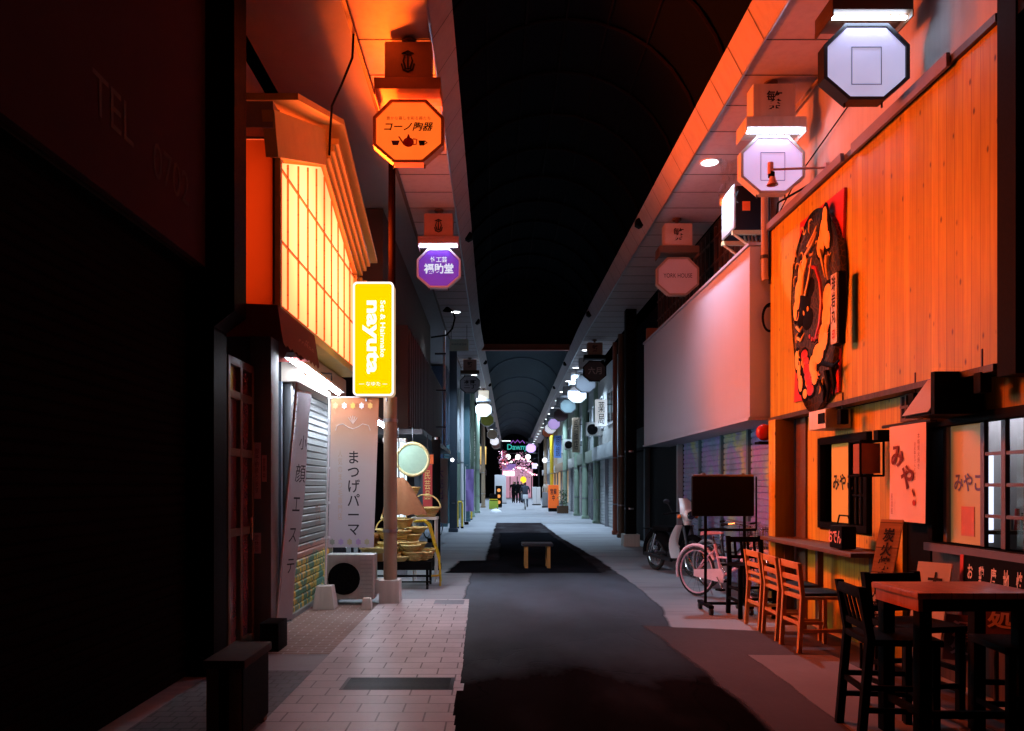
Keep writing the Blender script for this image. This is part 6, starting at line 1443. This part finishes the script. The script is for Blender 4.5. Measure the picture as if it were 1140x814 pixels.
# ------------------------------------------------------------------ far end
eg = thing('end_facade', 'dark building closing the far end of the street', 'building', (2.4, 92, 0))
b = MB('darkwall'); b.box(-8, 14, 93, 94, 0, 9); b.build('wall', eg)
b = MB(litface('end_shop_pink', (.6, .3, .42), .85)); b.box(.8, 4.6, 92.9, 92.98, .0, 3.4); sw = b.build('shop_window', eg)
b = MB(emis('end_white', (1., .95, .95), 3.)); b.box(1.1, 2.4, 92.8, 92.88, 2.6, 3.1); b.build('light_panel', eg)
b = MB(litface('end_purple', (.35, .2, .6), .7)); b.box(1.0, 2.6, 92.8, 92.88, 3.3, 4.0); b.build('purple_sign', eg)
b = MB('black')
for k in range(5): b.box(1.0 + k * .85, 1.1 + k * .85, 92.7, 92.78, 0, 2.5)
b.build('mullion', eg)
ga = thing('entrance_gate', 'lit entrance gate with teal neon lettering and globe lamps at the far end', 'gate', (2.4, 80, 0))
b = MB('dkmetal'); b.cyl((.75, 80, 0), (.75, 80, 6.0), .09); b.cyl((4.6, 80, 0), (4.6, 80, 6.0), .09); b.build('post', ga)
b = MB(emis('gate_tube', (.9, .95, 1.), 2.)); b.cyl((.8, 79.95, 6.0), (1.7, 79.95, 6.0), .04); b.cyl((3.6, 79.95, 6.0), (4.6, 79.95, 6.0), .04); b.build('strip_lamp', ga)
b = MB('dkmetal'); b.cyl((.75, 80, 5.95), (4.6, 80, 5.95), .05); b.cyl((.75, 80, 4.75), (4.6, 80, 4.75), .05); b.build('crossbar', ga)
NE = emis('neon_teal', (.05, .5, .45), .9)
text('Dawny', NE, 'lettering', ga, (2.4, 79.9, 5.3), X, Z, 2.1, .75, bold=.02)
b = MB(emis('neon_purple', (.5, .15, .9), .7)); b.tube([(1.7, 79.9, 5.75), (1.95, 79.9, 6.05), (2.15, 79.9, 5.8), (2.4, 79.9, 6.1), (2.65, 79.9, 5.8), (2.9, 79.9, 6.05), (3.15, 79.9, 5.75)], .04, 6); b.build('neon_crown', ga)
for k in range(3):
    gx = 1.42 + k * 1.02
    t = thing('globe_lamp', f'{["left","middle","right"][k]} white globe lamp of three under the far gate', 'lamp', (gx, 79.6, 4.3), 'white globe lamps under the gate')
    b = MB(emis('globe', (.9, 1., .98), 3.)); b.ball((gx, 79.6, 4.35), .27); b.build('globe', t); b = MB('dkmetal'); b.cyl((gx, 79.6, 4.6), (gx, 79.6, 4.75), .03); b.cyl((gx, 79.6, 4.75), (gx, 80, 4.75), .02); b.build('stem', t)
fs = thing('light_string', 'strings of small pink and white bulbs hanging across the far gate', 'string lights', (2.6, 78, 3))
for k in range(34):
    gx = .9 + (k % 17) * .21; gz = (3.9 if k < 17 else 2.9) + .35 * math.cos(((k % 17) / 16 * 2 - 1) * 3.14) + random.uniform(-.12, .12)
    b = MB(emis(f'bulb_{k % 3}', ((1., .6, .75), (1., .95, .9), (1., .3, .45))[k % 3], 2.2)); b.ball((gx, 78, gz), random.uniform(.07, .13), seg=8); b.build('bulb', fs)
b = MB('dkmetal'); b.tube([(.75, 78, 4.3), (1.7, 78, 3.9), (2.6, 78, 3.75), (3.5, 78, 3.9), (4.5, 78, 4.3)], .012, 5); b.build('wire', fs)
def bush(name, lb_, c, s_, cols, n=260):
    t = thing(name, lb_, 'flowers', (c[0], c[1], c[2] - s_[2])); b = MB()
    for k in range(n):
        b.use(random.choice(cols)); p = Vector([c[i] + random.gauss(0, .45) * s_[i] for i in range(3)]); d = Vector((random.uniform(-1, 1), random.uniform(-1, 1), random.uniform(-1, 1))).normalized() * .16; e = d.orthogonal().normalized() * .08
        b.face([p, p + d * .5 + e, p + d, p + d * .5 - e])
    b.build('blossom', t); b = MB('dkmetal'); b.cyl((c[0], c[1], c[2] - s_[2]), (c[0], c[1], c[2] + s_[2] * .6), .03); b.build('stem', t); return t
fl1, fl2, fl3 = litface('blossom_red', (.7, .1, .16), .35), litface('blossom_pink', (.7, .35, .5), .35), mat('blossom_dark', (.15, .05, .08), .7)
bush('hanging_flowers', 'red artificial blossom hanging left of the purple sign', (1.0, 78.5, 4.0), (.45, .3, .9), [fl1, fl2, fl3])
bush('hanging_flowers', 'pink artificial blossom hanging right of the purple sign', (2.9, 78.5, 3.5), (.7, .3, 1.3), [fl2, fl2, fl3])
for k, (x, z, c, lb_) in enumerate(((2.85, 2.0, (1., .65, .03), 'round yellow lamp above the rider far ahead'), (2.3, 1.15, (1., .12, .22), 'red glowing lamp beside the far crowd'))):
    t = thing('paper_lamp', lb_, 'lamp', (x, 76, z - .3)); b = MB(emis(f'paper_lamp_{k}', c, 1.6)); b.ball((x, 76, z), .3, (1, 1, 1.1)); b.build('globe', t); b = MB('dkmetal'); b.cyl((x, 76, 0.004), (x, 76, z - .3), .03); b.cyl((x, 76, .004), (x, 76, .06), .2); b.build('stand', t)
t = thing('round_sign', 'small round white lit sign on the right wall far ahead', 'sign', (3.95, 60, 3.5)); b = MB(emis('round_sign', (.9, .95, 1.), 1.6)); b.cyl((3.9, 60, 3.4), (3.9, 60.08, 3.4), .2, seg=20); b.build('disc', t); b = MB('dkmetal'); b.cyl((3.9, 60.04, 3.4), (4.5, 60.04, 3.4), .02); b.build('bracket', t)
t = thing('square_sign', 'small square white lit sign near the far end on the right', 'sign', (3.75, 72, 3.1)); b = MB(emis('square_sign', (.75, .7, 1.), 1.3)); b.box(3.5, 3.95, 72, 72.08, 3.0, 3.5); b.build('panel', t); b = MB('dkmetal'); b.box(3.95, 4.4, 72.02, 72.06, 3.2, 3.25); b.build('bracket', t)
hs = thing('notice_sign', 'pale green flat notice panel hung under the left soffit', 'sign', (-.95, 21.0, 5.0)); b = MB(mat('mint', (.4, .55, .5), .6)); b.box(-1.2, -.68, 21.0, 21.02, 5.1, 5.42); f = b.build('panel', hs); b = MB('dkmetal'); b.cyl((-1.15, 21.01, 5.42), (-1.15, 21.01, 5.8), .008, seg=6); b.cyl((-.73, 21.01, 5.42), (-.73, 21.01, 5.8), .008, seg=6); b.build('hanger', hs)
text('中央町商店街', 'teal', 'lettering', f, (-.94, 20.99, 5.28), X, Z, .4, .06)

# ------------------------------------------------------------------ world and camera
w = bpy.data.worlds.new('World'); bpy.context.scene.world = w; w.use_nodes = True
wt = w.node_tree; bg = wt.nodes['Background']; sk = wt.nodes.new('ShaderNodeTexSky'); sk.sky_type = 'NISHITA'; sk.sun_disc = False; sk.sun_elevation = R(-4); sk.sun_rotation = R(200)
wt.links.new(sk.outputs[0], bg.inputs[0]); bg.inputs[1].default_value = .002
cam = bpy.data.cameras.new('camera'); co = bpy.data.objects.new('camera', cam); C.objects.link(co); co.location = (0, 0, 1.5); co.rotation_euler = (R(90), 0, 0)
cam.sensor_width = 36; cam.lens = 36 * F / 1140; cam.shift_x = 20 / 1140; cam.shift_y = 133 / 1140; cam.clip_start = .05; cam.clip_end = 1000
sc = bpy.context.scene; sc.camera = co
sc.view_settings.view_transform = 'Standard'; sc.view_settings.look = 'None'; sc.view_settings.exposure = 0; sc.view_settings.gamma = 1
sc.cycles.use_denoising = True; sc.cycles.max_bounces = 5; sc.cycles.diffuse_bounces = 2; sc.cycles.glossy_bounces = 2; sc.cycles.transparent_max_bounces = 8
sc.cycles.sample_clamp_indirect = 4; sc.cycles.caustics_reflective = False; sc.cycles.caustics_refractive = False; sc.cycles.use_adaptive_sampling = False
